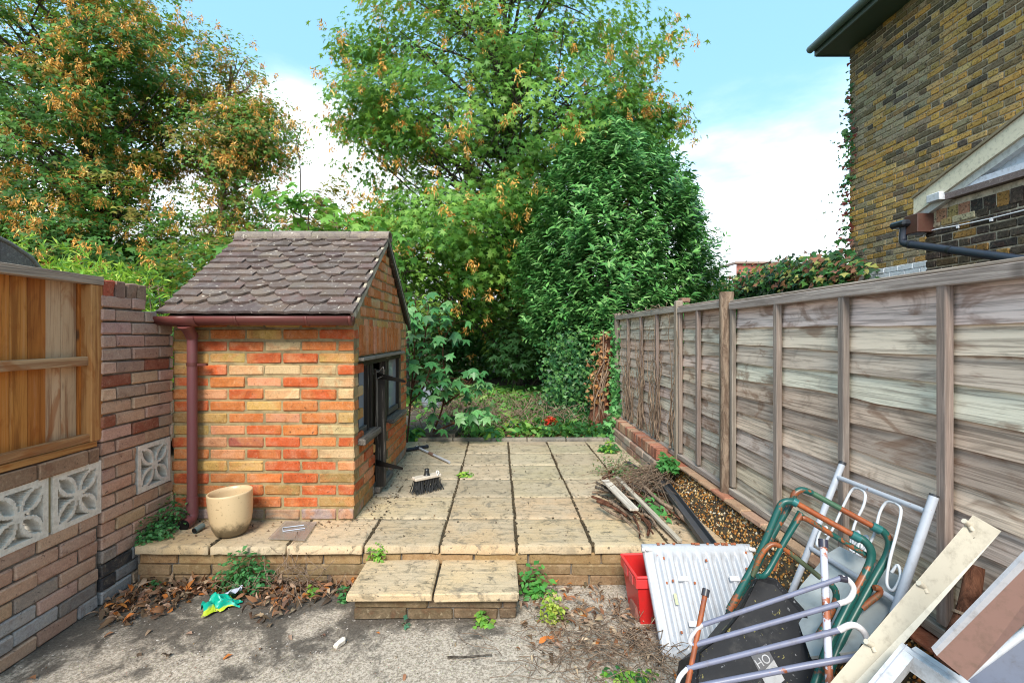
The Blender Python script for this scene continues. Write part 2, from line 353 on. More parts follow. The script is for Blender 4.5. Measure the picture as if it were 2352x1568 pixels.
# ================================================================== GROUND, PATIO
def sheet(name, x0, x1, y0, y1, z, mat, n=2, amp=0.0, kind='structure', parent=None):
    xs = np.linspace(x0, x1, n); ys = np.linspace(y0, y1, n); X, Y = np.meshgrid(xs, ys); Z = np.full_like(X, z) + rng.uniform(-amp, amp, X.shape)
    v = np.stack([X, Y, Z], -1).reshape(-1, 3); i = np.arange(n * n).reshape(n, n)
    f = np.stack([i[:-1, :-1], i[:-1, 1:], i[1:, 1:], i[1:, :-1]], -1).reshape(-1, 4)
    return link(name, np_mesh(name, v, f, MATS[mat], smooth=amp > 0), parent, kind=kind)
sheet('ground', -600, 600, -300, 900, GZ - 0.012, 'soil')
sheet('yard', -2.05, 1.9, -3.0, 2.72, GZ, 'yard_concrete')
def patio():
    p = empty('patio', (0, 2.63, 0), kind='structure')
    inv = Matrix.Translation((0, -2.63, 0))
    m = MB(); m.box((-2.01, 2.69, GZ), (1.34, 5.33, -0.050)); m.build('patio_core', MATS['mortar_grey'], p, loc=(0, -2.63, 0))
    m = MB(); m.box((-1.99, 2.668, -0.048), (1.32, 5.32, -0.012)); m.build('joint_bed', MATS['joint_dirt'], p, loc=(0, -2.63, 0))
    xs = [-1.985, -1.575, -1.158, -0.735, -0.318, 0.103, 0.518, 0.94, 1.29]; ys = [2.63, 3.035, 3.44, 3.865, 4.285, 4.70, 5.07, 5.24]
    for j in range(7):
        for i in range(8):
            if j >= 1 and xs[i + 1] < -0.80: continue
            x0, x1, y0, y1 = xs[i] + .006, xs[i + 1] - .007, ys[j] + .005, ys[j + 1] - .005
            if i == 3 and j > 0: x0 = -0.885
            if j == 0 and i < 3: y1 = 3.0 - .012 if False else y1
            ox = random.uniform(-.005, .005)
            if j == 0: y0 += random.uniform(-.008, .010)
            U = np.array([0, .018, .12, .35, .6, .88, .982, 1]); nx = ny = 8; X, Y = np.meshgrid(x0 + (x1 - x0) * U + ox, y0 + (y1 - y0) * U)
            Z = rng.uniform(-.0016, .0016, X.shape); ed = np.zeros_like(X); 
            for (s_, ax) in ((0, 0), (-1, 0), (0, 1), (-1, 1)):
                if ax: ed[:, s_] = 1
                else: ed[s_, :] = 1
            Z = Z - ed * rng.uniform(.002, .006, X.shape) + random.uniform(-.002, .004)
            X = X + ed * rng.uniform(-.003, .003, X.shape); Y = Y + ed * rng.uniform(-.004, .004, X.shape)
            tv = np.stack([X, Y, Z], -1).reshape(-1, 3); idx = np.arange(nx * ny).reshape(ny, nx)
            f = np.stack([idx[:-1, :-1], idx[:-1, 1:], idx[1:, 1:], idx[1:, :-1]], -1).reshape(-1, 4)
            loop = np.concatenate([idx[0, :-1], idx[:-1, -1], idx[-1, :0:-1], idx[:0:-1, 0]]); bv = tv[loop].copy()
            bv[:, 2] = -0.042 + rng.uniform(-.003, .003, len(bv)); n0 = len(tv); k = len(loop)
            sf = np.stack([np.roll(loop, -1), loop, n0 + np.arange(k), n0 + (np.arange(k) + 1) % k], -1)
            c = Vector(((x0 + x1) / 2, (y0 + y1) / 2, 0)); v = np.vstack([tv, bv]) - np.array(c)
            base = (0.56, 0.415, 0.245) if j < 2 else (0.47, 0.375, 0.25)
            link('paving_slab', np_mesh('paving_slab', v, np.vstack([f, sf]), MATS['slab']), p, loc=inv @ c, color=vary(base, 0.12))
    # riser blocks under the slabs
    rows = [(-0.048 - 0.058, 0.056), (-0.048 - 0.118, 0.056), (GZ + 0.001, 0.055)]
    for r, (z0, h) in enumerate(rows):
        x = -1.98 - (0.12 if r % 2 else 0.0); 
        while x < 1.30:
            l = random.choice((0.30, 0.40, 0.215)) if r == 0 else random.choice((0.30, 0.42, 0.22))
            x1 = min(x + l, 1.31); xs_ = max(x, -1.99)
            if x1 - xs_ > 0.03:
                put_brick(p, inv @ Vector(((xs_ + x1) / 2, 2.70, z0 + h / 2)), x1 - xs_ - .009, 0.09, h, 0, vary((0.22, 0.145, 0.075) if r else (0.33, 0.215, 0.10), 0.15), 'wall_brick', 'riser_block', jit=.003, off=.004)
            x += l
    m = MB(); m.box((-1.99, 2.668, GZ), (1.31, 2.694, -0.052)); m.build('riser_mortar', MATS['mortar_grey'], p, loc=(0, -2.63, 0))
    # grey edging stones at the back
    x = -0.88
    while x < 1.3:
        l = random.uniform(0.38, 0.46); x1 = min(x + l, 1.30)
        put_brick(p, inv @ Vector(((x + x1) / 2, 5.285, -.005)), x1 - x - .008, 0.075, 0.07, 0, vary((0.19, 0.18, 0.165), 0.1), 'slab', 'edging_stone', off=.002); x += l
patio()
def joint_moss():
    xs = [-1.575, -1.158, -0.735, -0.318, 0.103, 0.518, 0.94]; ys = [3.035, 3.44, 3.865, 4.285, 4.70, 5.07]; m = MB(); rr = random.Random(21)
    for _ in range(2400):
        if rr.random() < .93: i = rr.randrange(7); x = xs[i] + rr.gauss(0, .005); y = rr.uniform(2.66, 3.03 if i < 2 else 5.2)
        else: x = rr.uniform(-.8, 1.25); y = rr.choice(ys) + rr.gauss(0, .005)
        s_ = rr.uniform(.002, .007); m.box((x - s_, y - s_ * 1.5, -.014), (x + s_, y + s_ * 1.5, -.006 + rr.uniform(0, .009)))
    o = m.build('joint_moss', MATS['joint_dirt']); o['kind'] = 'stuff'
joint_moss()
def step():
    y0 = 2.30; s = empty('step', (-0.31, y0, GZ), kind='structure'); T = Matrix.Translation((0.31, -y0, -GZ))
    ztop = -0.08
    m = MB(); m.box((-0.70, 2.352, GZ), (0.085, 2.665, ztop - 0.043)); m.build('step_core', MATS['mortar_grey'], s, loc=(0.31, -y0, -GZ))
    for x0, x1 in ((-0.722, -0.322), (-0.308, 0.094)):
        put_brick(s, T @ Vector(((x0 + x1) / 2, (y0 + 2.658) / 2, ztop - .019)), x1 - x0, 2.658 - y0, 0.038, 0, vary((0.60, 0.445, 0.26), 0.05), 'slab', 'paving_slab', jit=.004, ch=.006)
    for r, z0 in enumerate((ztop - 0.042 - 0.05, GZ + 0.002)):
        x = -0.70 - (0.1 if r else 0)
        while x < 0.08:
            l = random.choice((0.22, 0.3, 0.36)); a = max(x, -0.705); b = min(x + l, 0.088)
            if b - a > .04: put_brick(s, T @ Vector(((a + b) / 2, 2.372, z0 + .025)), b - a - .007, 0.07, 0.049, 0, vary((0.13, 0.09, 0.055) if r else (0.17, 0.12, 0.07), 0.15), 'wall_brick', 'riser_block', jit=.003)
            x += l
    for z0 in (ztop - 0.092, GZ + .002):
        put_brick(s, T @ Vector((0.058, 2.53, z0 + .025)), 0.24, 0.07, 0.049, R(90), vary((0.16, 0.11, 0.06), .1), 'wall_brick', 'riser_block')
step()
def garden_ground():
    n = 60; xs = np.linspace(-14, 16, n); ys = np.linspace(5.33, 30, n); X, Y = np.meshgrid(xs, ys)
    Z = -0.015 + 0.10 * np.clip((Y - 5.6) / 3, 0, 1) + rng.uniform(0, .03, X.shape)
    v = np.stack([X, Y, Z], -1).reshape(-1, 3); i = np.arange(n * n).reshape(n, n); f = np.stack([i[:-1, :-1], i[:-1, 1:], i[1:, 1:], i[1:, :-1]], -1).reshape(-1, 4)
    link('garden_soil', np_mesh('garden_soil', v, f, MATS['soil'], smooth=True), kind='structure')
    m = MB(); pts = [(P(938, 1012, 5.34)), P(1045, 1012, 5.34), P(1068, 975, 6.1), P(1040, 930, 7.4), P(965, 925, 7.6), P(930, 960, 6.5)]
    m.prism([(q.x, q.y) for q in pts], 0.06, Matrix.Translation((0, 0, 0.0))); m.build('garden_path', MATS['yard_concrete'], kind='structure')
garden_ground()

# ================================================================== LEFT WALL
PB = (0.52, 0.31, 0.22); TB = (0.56, 0.37, 0.24)
def left_col(y, z):
    h = z - GZ; r = random.random()
    if h < 0.20 and r < 0.72: return random.choice([(0.40, 0.38, 0.37, 1), (0.05, 0.05, 0.055, 1), (0.26, 0.23, 0.21, 1), (0.33, 0.31, 0.30, 1)])
    if h < 0.26 and r < 0.3: return (0.33, 0.27, 0.23, 1)
    if r < 0.08: return vary((0.30, 0.10, 0.06))
    if z > 0.9: return vary(random.choice([(0.42, 0.27, 0.21), (0.46, 0.29, 0.235), (0.38, 0.26, 0.205)]), .12)
    return vary(random.choice([PB, TB, (0.54, 0.34, 0.26), (0.48, 0.32, 0.23)]), .12)
def brick_run(parent, X, ya, yb, z, h, l=0.208, off=0.0, ang=R(90), mat='wall_brick', colf=left_col, org=Vector((0, 0, 0)), w=0.09, gap=0.008):
    y = ya - off
    while y < yb - .004:
        a, b = max(y, ya), min(y + l, yb)
        if b - a > 0.02: put_brick(parent, Vector((X - w / 2, (a + b) / 2, z + h / 2)) - org, b - a - gap, w, h - gap, ang, colf((a + b) / 2, z), mat)
        y += l
def screen_block(parent, yc, zc, s, X, org):
    """pierced quatrefoil block: square frame with four leaves and four curved triangles open"""
    n = 0.5; m = MB(); g = 200; dep = 0.075
    # rings of outline: build the solid as a grid of cells kept where material is
    G = 44; cell = s / G
    def solid(u, v):          # u,v in -1..1
        if max(abs(u), abs(v)) > 0.86: return True
        p, q = max(abs(u), abs(v)), min(abs(u), abs(v)); a, b = (p + q) / math.sqrt(2), (p - q) / math.sqrt(2)
        wv = 0.19 * max(0, math.sin(math.pi * min(1, max(0, (a - .17) / .90)))) ** .85
        if b < wv and .17 < a < 1.07: return False            # leaf opening along the diagonal
        if b > wv + .115 and .20 < p < .84: return False      # curved triangle between two leaves
        return True
    K = np.zeros((G, G), bool)
    for i in range(G):
        for j in range(G): K[i, j] = solid((i + .5) / G * 2 - 1, (j + .5) / G * 2 - 1)
    def pt(i, j, d):
        u, v = i / G - .5, j / G - .5
        return (u * s, d, v * s)
    for i in range(G):
        j = 0
        while j < G:
            if not K[i, j]: j += 1; continue
            j0 = j
            while j < G and K[i, j]: j += 1
            m.add([pt(i, j0, 0), pt(i + 1, j0, 0), pt(i + 1, j, 0), pt(i, j, 0)], [(0, 1, 2, 3)])
            for jj in (j0, j): m.add([pt(i, jj, 0), pt(i + 1, jj, 0), pt(i + 1, jj, dep), pt(i, jj, dep)], [(0, 1, 2, 3) if jj == j else (3, 2, 1, 0)])
    for j in range(G):
        for i in range(G + 1):
            l_ = K[i - 1, j] if i > 0 else False; r_ = K[i, j] if i < G else False
            if l_ != r_: m.add([pt(i, j, 0), pt(i, j + 1, 0), pt(i, j + 1, dep), pt(i, j, dep)], [(0, 1, 2, 3) if l_ else (3, 2, 1, 0)])
    o = m.build('screen_block', MATS['screen_concrete'], parent); o.location = Vector((X, yc, zc)) - org; o.rotation_euler = (0, 0, R(90)); return o
def left_wall():
    org = Vector((-2.02, 1.8, GZ))
    w = empty('screen_block_wall', org, label='low pinkish brick garden wall with pierced pale screen blocks under the orange fence panel', cat='garden wall')
    X = -2.02; m = MB(); m.box((X - .095, 0.2, GZ), (X - .012, 2.443, 0.257)); m.box((X - .095, 0.2, 0.512), (X - .012, 2.443, 0.58))
    m.box((X - .30, 0.2, GZ), (X - .28, 2.44, 0.55)); 
    m.build('mortar', MATS['mortar_grey'], w, loc=-org)
    for k in range(7):
        brick_run(w, X, 0.9, 2.443, GZ + k * 0.0689, 0.0689, off=0.104 * (k % 2) + 0.03, org=org)
    for i in range(6):
        ya, yb = 2.47 - (i + 1) * 0.288 + .012, 2.47 - i * .288
        if yb < 0.9: break
        screen_block(w, (ya + yb) / 2 - .013, 0.3845, 0.266, X + .003, org)
    for i in range(6):
        yb = 2.47 - i * .288
        m = MB(); m.box((X - .085, yb - 0.301, .259), (X - .008, yb - .2805, .510)); m.build('mortar', MATS['mortar_sand'], w, loc=-org)
    brick_run(w, X + .012, 0.9, 2.443, 0.512, 0.078, l=0.26, off=0.09, org=org, colf=lambda y, z: vary(random.choice([(0.28, 0.17, 0.11), (0.33, 0.12, 0.08), (0.30, 0.21, 0.15)])))
    w2 = empty('pier_wall', (-2.02, 2.7, GZ), label='tall weathered pink brick wall with stepped broken top between the fence panel and the brick outhouse', cat='garden wall')
    org = Vector((-2.02, 2.7, GZ)); m = MB()
    m.box((X - .2, 2.462, GZ), (X - .010, 2.99, 0.258)); m.box((X - .2, 2.462, 0.53), (X - .010, 2.99, 1.20)); m.box((X - .2, 2.462, 0.258), (X - .010, 2.693, 0.53)); m.box((X - .2, 2.976, 0.258), (X - .010, 2.99, 0.53)); m.box((X - .2, 2.6, 0.2), (X - .14, 2.99, 0.6))
    m.box((X - .2, 2.462, 1.19), (X - .012, 2.84, 1.27)); m.box((X - .2, 2.462, 1.26), (X - .012, 2.75, 1.345))
    m.build('mortar', MATS['mortar_grey'], w2, loc=-org)
    for k in range(24):
        z = GZ + k * 0.0689; yb = 2.995
        if z > 1.18: yb = 2.86
        if z > 1.26: yb = 2.77
        if z > 1.31: break
        blk = 0.25 < z + .03 < 0.53
        brick_run(w2, X + .004, 2.452, 2.692 if blk else yb, z, 0.0689, off=0.11 * (k % 2), org=org, w=.2 if k % 2 else .1)
    screen_block(w2, 2.834, 0.3945, 0.266, X + .004, org)
    for k in range(4):
        y = 2.535 + k * .078 - .03
        put_brick(w2, Vector((X - .10, y, 1.39)) - org, .205, .066, .092, 0, (0.40, 0.09, 0.05, 1) if k == 0 else vary((0.25, 0.16, 0.12)), 'wall_brick', 'cap_brick', tilt=random.uniform(-.03, .03), jit=.006 if k == 0 else .002)
left_wall()
def left_fence():
    X = -2.035; org = Vector((X, 1.7, 0.59))
    f = empty('orange_fence_panel', org, label='orange brown timber fence panel with vertical boards standing on the screen block wall', cat='fence panel')
    ow = 'orange_wood'
    y = 0.9; rr = random.Random(3)
    while y < 2.415:
        wd = rr.uniform(.078, .088); b = min(y + wd, 2.42)
        c = rr.choice([(0.56, 0.23, 0.055), (0.60, 0.28, 0.075), (0.48, 0.17, 0.035), (0.52, 0.30, 0.15), (0.54, 0.20, 0.04)])
        if 2.18 < y < 2.30: c = (0.55, 0.36, 0.22)
        m = MB(); m.box((-.405, -(b - y) / 2 + .001, -.006), (.405, (b - y) / 2 - .001, .006), ch=.0015)
        o = m.build('fence_board', MATS[ow], f, color=vary(c, .1)); o.location = Vector((X - .045 - .006 * (int(y * 100) % 2), (y + b) / 2, 1.02)) - org; o.rotation_euler = (0, R(90), 0) ; 
        o.rotation_euler = Matrix(((0, 0, 1), (0, 1, 0), (1, 0, 0))).to_euler() if False else (0, R(-90), 0); y = b
    def rail(name, y0, y1, z0, z1, x0, x1, col, mt=ow):
        m = MB(); m.box((-(y1 - y0) / 2, -(x1 - x0) / 2, -(z1 - z0) / 2), ((y1 - y0) / 2, (x1 - x0) / 2, (z1 - z0) / 2), ch=.002)
        o = m.build(name, MATS[mt], f, color=col); o.location = Vector(((x0 + x1) / 2, (y0 + y1) / 2, (z0 + z1) / 2)) - org; o.rotation_euler = (0, 0, R(90))
    rail('top_rail', .9, 2.47, 1.405, 1.447, X - .05, X + .018, (0.40, 0.31, 0.24, 1), 'frame_wood')
    rail('middle_rail', .9, 2.402, 1.0, 1.045, X - .038, X - .003, (0.52, 0.33, 0.18, 1))
    rail('bottom_rail', .9, 2.402, 0.622, 0.66, X - .038, X + .004, (0.50, 0.28, 0.13, 1)); rail('sill_board', .9, 2.43, 0.592, 0.620, X - .03, X + .016, (0.46, 0.22, 0.07, 1))
    m = MB(); m.box((-.391, -.034, -.03), (.391, .034, .03), ch=.002); o = m.build('corner_post', MATS[ow], f, color=(0.50, 0.25, 0.09, 1)); o.location = Vector((X - .017, 2.433, 1.012)) - org; o.rotation_euler = (0, R(-90), 0)
left_fence()
def arch_fence():
    org = Vector((-3.0, 2.4, 0)); f = empty('arched_fence_panel', org, label='weathered grey fence panel with a curved top showing above the orange fence', cat='fence panel')
    n = 9; ys = np.linspace(1.5, 3.30, n + 1)
    def top(y): return 1.45 + 0.36 * math.sqrt(max(0, 1 - ((y - 2.35) / 0.88) ** 2))
    for i in range(n):
        a, b = ys[i], ys[i + 1] - .003; sub = np.linspace(a, b, 4)
        poly = [(a - org.y, GZ), (b - org.y, GZ)] + [(t - org.y, top(t)) for t in sub[::-1]]
        m = MB(); m.prism(poly, .012, Matrix(((0, 0, 1, 0), (1, 0, 0, 0), (0, 1, 0, 0), (0, 0, 0, 1)))); m.build('fence_board', MATS['frame_wood'], f, color=vary((0.20, 0.175, 0.165), .1))
    m = MB(); m.tube([(0.01, y - org.y, top(y)) for y in np.linspace(1.5, 3.22, 14)], .014, 6); m.build('top_rail', MATS['frame_wood'], f, color=(0.26, 0.23, 0.21, 1))
arch_fence()

# ================================================================== BRICK OUTHOUSE
CC = {'R': (0.50, 0.10, 0.03), 'O': (0.56, 0.17, 0.045), 'P': (0.60, 0.27, 0.14), 'Y': (0.52, 0.32, 0.10), 'C': (0.60, 0.45, 0.23), 'K': (0.30, 0.075, 0.055), 'D': (0.36, 0.22, 0.08), 'W': (0.30, 0.25, 0.21), 'B': (0.15, 0.11, 0.09)}
FRONT = ["YOYYOD", "DOYOR", "YRRCOO", "YYRRY", "YRCCCR", "OROPRC", "POPRCRC", "ROYOO", "DYOPOY", "YYPROC", "PRPKROR", "YOPRRC", "OYYRRP", "RROORD", "DORDRR", "BRRRRD", "WBWWWW"]
def outhouse():
    org = Vector((-1.46, 3.84, 0)); s = empty('brick_outhouse', org, label='small red and yellow brick outhouse with a pitched brown tile roof', cat='outhouse')
    x0, x1, y0, y1 = -2.03, -0.893, 3.0, 4.69; p = .0745; zt = 1.255
    inv = -org; m = MB(); g = .007
    m.box((x0 + g, y0 + g, 0), (x1 - g, y0 + .09, zt + .03)); m.box((x0 + g, y0 + .09, 0), (x0 + .1, y1 - g, zt)); m.box((x0 + .1, y1 - .1, 0), (x1 - g, y1 - g, zt))
    m.box((x1 - .1, y0 + .09, 0), (x1 - g, 3.47, .465)); m.box((x1 - .1, 3.93, 0), (x1 - g, y1 - .1, .44)); m.box((x1 - .1, 4.45, .44), (x1 - g, y1 - .1, zt)); m.box((x1 - .1, y0 + .09, 1.01), (x1 - g, 4.45, zt))
    m.prism([(y0 + g, zt), (y1 - g, zt), (3.85, 1.87)], .09, Matrix(((0, 0, 1, x1 - .1), (1, 0, 0, 0), (0, 1, 0, 0), (0, 0, 0, 1))))
    m.prism([(y0 + g, zt), (y1 - g, zt), (3.85, 1.87)], .09, Matrix(((0, 0, 1, x0 + .02), (1, 0, 0, 0), (0, 1, 0, 0), (0, 0, 0, 1))))
    m.build('mortar', MATS['mortar_sand'], s, loc=inv)
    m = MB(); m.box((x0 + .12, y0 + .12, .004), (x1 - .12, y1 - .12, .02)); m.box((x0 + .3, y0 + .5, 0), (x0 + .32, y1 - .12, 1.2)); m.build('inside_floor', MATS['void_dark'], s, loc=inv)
    hb = p - .0125
    def bk(c, l, ang, col, h=hb, w=.1, nm='brick', **k): return put_brick(s, Vector(c) - org, l, w, h, ang, col, 'brick', nm, jit=.0032, ch=.007, **k)
    for r in range(17):
        z = r * p + .003; key = FRONT[16 - r]; half = (r % 2 == 0)
        x = x1; first = True; cols = list(key)[::-1]; i = 0
        while x > x0 + .02:
            l = (.111 if first and half else .2265); a = max(x - l, x0 - .01)
            c = vary(CC[cols[i % len(cols)]], .14); i += 1
            if r == 0: c = vary(CC['W'], .2)
            if first and not half: bk(((a + x) / 2, y0 + .05, z + p / 2), x - a - .011, 0, c)
            elif first: bk(((a + x) / 2, y0 + .11, z + p / 2), x - a - .011, 0, c, w=.22)
            else: bk(((a + x) / 2 , y0 + .05, z + p / 2), x - a - .011, 0, c)
            x = a; first = False
    def side_col(z):
        if z < .06: return vary(CC[random.choice('WWD')])
        return vary(CC[random.choice('OOPRPCYP' if z > .9 else 'OORRPYOD')], .13)
    def run(a, b, z, r, l=.2265, h=hb, lo=None):
        y = a
        while y < b - .015:
            e = min(y + l, b); bk((x1 - .05, (y + e) / 2, z + p / 2), e - y - .010, R(90), side_col(z), h=h); y = e
    for r in range(17):
        z = r * p + .003; half = (r % 2 == 0); st = y0 + (.222 if half else .112)
        if z + p / 2 < .46: run(st, 3.49, z, r); run(3.93 - .11 * (r % 2), y1, z, r)
        elif z + p / 2 < 1.0:
            if r % 2: pass
            run(4.45, y1, z, r, l=.13)
            if not half: bk((x1 - .05, y0 + .055 - .0, z + p / 2), .0001 + .09, R(90), side_col(z)) if False else None
        elif z + p / 2 < 1.22: run(4.47, y1, z, r, l=.12)
        else: run(st, y1, z, r, l=.118)
    # corner returns beside the window are the ends of the front bricks; soldier course over the opening
    n = 19; w_ = (4.45 - 3.115) / n
    for i in range(n):
        bk((x1 - .05, 3.115 + (i + .5) * w_, 1.118), w_ - .010, R(90), vary(CC[random.choice('OOPOO')], .12), h=.206, nm='soldier_brick')
    z = 1.27; r = 0
    while z < 1.84:
        k = (z + p - 1.25) / .66 * .84; a, b = y0 + k + .03, y1 - k - .03
        y = a - (.06 if r % 2 else 0)
        while y < b:
            e = min(y + .118, b); aa = max(y, a)
            if e - aa > .03: bk((x1 - .05, (aa + e) / 2, z + p / 2), e - aa - .012, R(90), vary(CC[random.choice('OPPYCPO')], .12))
            y += .118
        z += p; r += 1
    # openings: frames, panes, sills, hanging strap hinges
    def piece(name, a, b, mat, col, ch=.002, par=s):
        l = [b[i] - a[i] for i in range(3)]; ax = l.index(max(l)); mm = MB(); o = None
        # grain along the longest side
        if ax == 2: mm.box((-l[2] / 2, -l[1] / 2, -l[0] / 2), (l[2] / 2, l[1] / 2, l[0] / 2), ch=ch); rot = (0, R(-90), 0)
        elif ax == 1: mm.box((-l[1] / 2, -l[0] / 2, -l[2] / 2), (l[1] / 2, l[0] / 2, l[2] / 2), ch=ch); rot = (0, 0, R(90))
        else: mm.box((-l[0] / 2, -l[1] / 2, -l[2] / 2), (l[0] / 2, l[1] / 2, l[2] / 2), ch=ch); rot = (0, 0, 0)
        o = mm.build(name, MATS[mat], par, color=col); o.location = (Vector(a) + Vector(b)) / 2 - (org if par is s else Vector((0, 0, 0))); o.rotation_euler = rot; return o
    dk = (0.045, 0.035, 0.028, 1); gy = (0.26, 0.235, 0.20, 1); X = x1
    piece('head_board', (X - .06, 3.10, .985), (X + .028, 4.47, 1.006), 'frame_wood', gy)
    piece('frame_head', (X - .07, 3.11, .945), (X - .012, 4.45, .983), 'dark_wood', dk)
    for y in (3.105, 3.36, 3.47, 3.90, 3.965, 4.40): piece('frame_post', (X - .075, y, .49 if y not in (3.47, 3.90) else .03), (X - .018, y + .045, .944), 'dark_wood', dk)
    for a, b in ((3.15, 3.36), (4.01, 4.40)):
        piece('frame_rail', (X - .072, a, .490), (X - .022, b, .53), 'dark_wood', (0.14, 0.12, 0.10, 1))
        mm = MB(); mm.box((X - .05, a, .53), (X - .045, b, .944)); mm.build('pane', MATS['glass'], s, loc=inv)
    piece('window_sill', (X - .09, 3.08, .445), (X + .045, 3.52, .488), 'dark_wood', (0.15, 0.13, 0.11, 1), ch=.006); piece('window_sill', (X - .09, 3.93, .430), (X + .045, 4.47, .468), 'dark_wood', (0.15, 0.13, 0.11, 1), ch=.006)
    piece('threshold', (X - .06, 3.5, .012), (X + .035, 3.95, .05), 'frame_wood', (0.20, 0.175, 0.145, 1))
    piece('door_leaf', (X + .002, 3.50, .055), (X + .070, 3.545, .90), 'dark_wood', (0.03, 0.026, 0.022, 1))
    piece('door_leaf', (X - .17, 3.62, .055), (X - .03, 3.65, .90), 'dark_wood', (0.05, 0.035, 0.025, 1))
    for a, b in ((P(866, 862, 3.50), P(930, 876, 3.18)), (P(863, 1062, 3.50), P(924, 1076, 3.30))):
        mm = MB(); d = (b - a); u = Vector((0, 0, 1)); mm.add([a - u * .022, a + u * .022, b + u * .008, b - u * .008] + [q + Vector((.003, .006, 0)) for q in (a - u * .022, a + u * .022, b + u * .008, b - u * .008)], [(0, 1, 2, 3), (7, 6, 5, 4), (0, 4, 5, 1), (1, 5, 6, 2), (2, 6, 7, 3), (3, 7, 4, 0)])
        mm.build('strap_hinge', MATS['void_dark'], s, loc=inv)
    mm = MB(); mm.tube([P(858, 858, 3.49), P(872, 852, 3.44), P(880, 842, 3.42), P(881, 862, 3.43), P(868, 868, 3.45)], .003, 5, sub=3); mm.build('string', MATS['clear_plastic'], s, loc=inv)
    # roof
    ey, ez, ry, rz_ = 2.905, 1.272, 3.845, 1.925; sl = math.atan2(rz_ - ez, ry - ey); L_ = math.hypot(rz_ - ez, ry - ey)
    def roof_pt(u, v, back=False):      # u along slope from the eave, v height above
        c, q = math.cos(sl), math.sin(sl); Y = ey + u * c - v * q; Z = ez + u * q + v * c
        return (2 * ry - Y if back else Y), Z
    m = MB()
    for bk_ in (False, True):
        a = roof_pt(.01, -.03, bk_); b = roof_pt(L_ - .01, -.03, bk_); c = roof_pt(L_ - .01, -.012, bk_); d = roof_pt(.01, -.012, bk_)
        m.prism([a, b, c, d] if not bk_ else [d, c, b, a], 1.10, Matrix(((0, 0, 1, -2.0), (1, 0, 0, 0), (0, 1, 0, 0), (0, 0, 0, 1))))
    m.build('roof_deck', MATS['dark_wood'], s, loc=inv, color=(0.08, 0.06, 0.05, 1))
    tw, tl, th = .154, .165, .016
    def tile_mesh(club, var):
        rr = random.Random(var * 13 + club); pts = [(-tw / 2 + .001, tl), (-tw / 2 + .001, .055 if club else 0)]
        if club: pts += [(-tw / 2 + .012, .045)] + [(math.sin(t) * tw * .40, .048 - math.cos(t) * .048) for t in np.linspace(-1.45, 1.45, 9)] + [(tw / 2 - .012, .045), (tw / 2 - .001, .055)]
        else: pts += [(-tw / 6, rr.uniform(-.002, .002)), (tw / 6, rr.uniform(-.002, .002)), (tw / 2 - .001, 0)]
        pts += [(tw / 2 - .001, tl)]; mm = MB(); mm.prism(pts, th)
        mm.v = [(x, y, z + .0035 * (1 - (x / (tw / 2)) ** 2) + rr.uniform(-.0006, .0006)) for x, y, z in mm.v]; return mm.mesh('roof_tile', MATS['roof_tile'])
    TM = {(c, k): tile_mesh(c, k) for c in (0, 1) for k in range(4)}
    # (first, last) club tile of each row counted from the left, bottom row first
    clubs = [(9, 0), (1, 6), (1, 5), (3, 4), (2, 4), (3, 6), (2, 6), (2, 5), (3, 5), (2, 3), (3, 5), (0, 7)]; gauge = (L_ - .06) / 11.6
    cols_ = [(0.155, 0.105, 0.085), (0.185, 0.13, 0.105), (0.13, 0.092, 0.08), (0.22, 0.165, 0.135)]
    xl, xr = -2.055, -.868
    for r in range(12):
        offx = (r % 2) * tw / 2; i = 0; x = xl - offx
        while x < xr - .03:
            a = max(x, xl); b = min(x + tw, xr); xc = (a + b) / 2; wd = b - a
            if wd > .04:
                cl = clubs[r][0] <= i <= clubs[r][1] and wd > tw * .95; u = r * gauge + (-.012 if r == 0 else 0)
                o = link('roof_tile', TM[(int(cl), random.randrange(4))], s, color=vary(random.choice(cols_), .15)); Y, Z = roof_pt(u, .016)
                o.location = Vector((xc, Y, Z)) - org; o.scale = (wd / tw, 1, 1)
                o.rotation_euler = (sl - math.atan2(th * 1.3, gauge * 1.5) + random.uniform(-.02, .02), random.uniform(-.02, .02), random.uniform(-.012, .012))
            x += tw; i += 1
    m = MB()
    for r in range(12):
        Y, Z = roof_pt(r * gauge, .01, True); T = Matrix.Translation((0, Y, Z)) @ Matrix.Rotation(-(sl - .09), 4, 'X')
        for i in range(8): m.box((xl + i * .1485, -.165, 0), (xl + (i + 1) * .1485 - .003, 0, .012), T)
    m.build('rear_tiles', MATS['roof_tile'], s, loc=inv, color=(0.13, 0.09, 0.08, 1), kind='stuff')
    for i in range(4):
        a = -2.07 + i * .303; b = a + .30; mm = MB(); prof = [(math.cos(t), math.sin(t)) for t in np.linspace(-.25, math.pi + .25, 13)]
        v = [(xx, p_[0] * rr_, p_[1] * rr_ * .8) for xx in (a, b) for rr_ in (.072, .056) for p_ in prof]; k = 13; f = []
        for j in range(k - 1): f += [(j, j + 1, 2 * k + j + 1, 2 * k + j), (k + j, 3 * k + j, 3 * k + j + 1, k + j + 1), (j, k + j, k + j + 1, j + 1), (2 * k + j, 2 * k + j + 1, 3 * k + j + 1, 3 * k + j)]
        mm.add(v, f, False); mm.build('ridge_tile', MATS['roof_tile'], s, loc=Vector((0, ry, rz_ - .006)) - org, rot=(0, random.uniform(-.006, .006), 0), color=vary((0.32, 0.26, 0.21), .12))
    mm = MB()
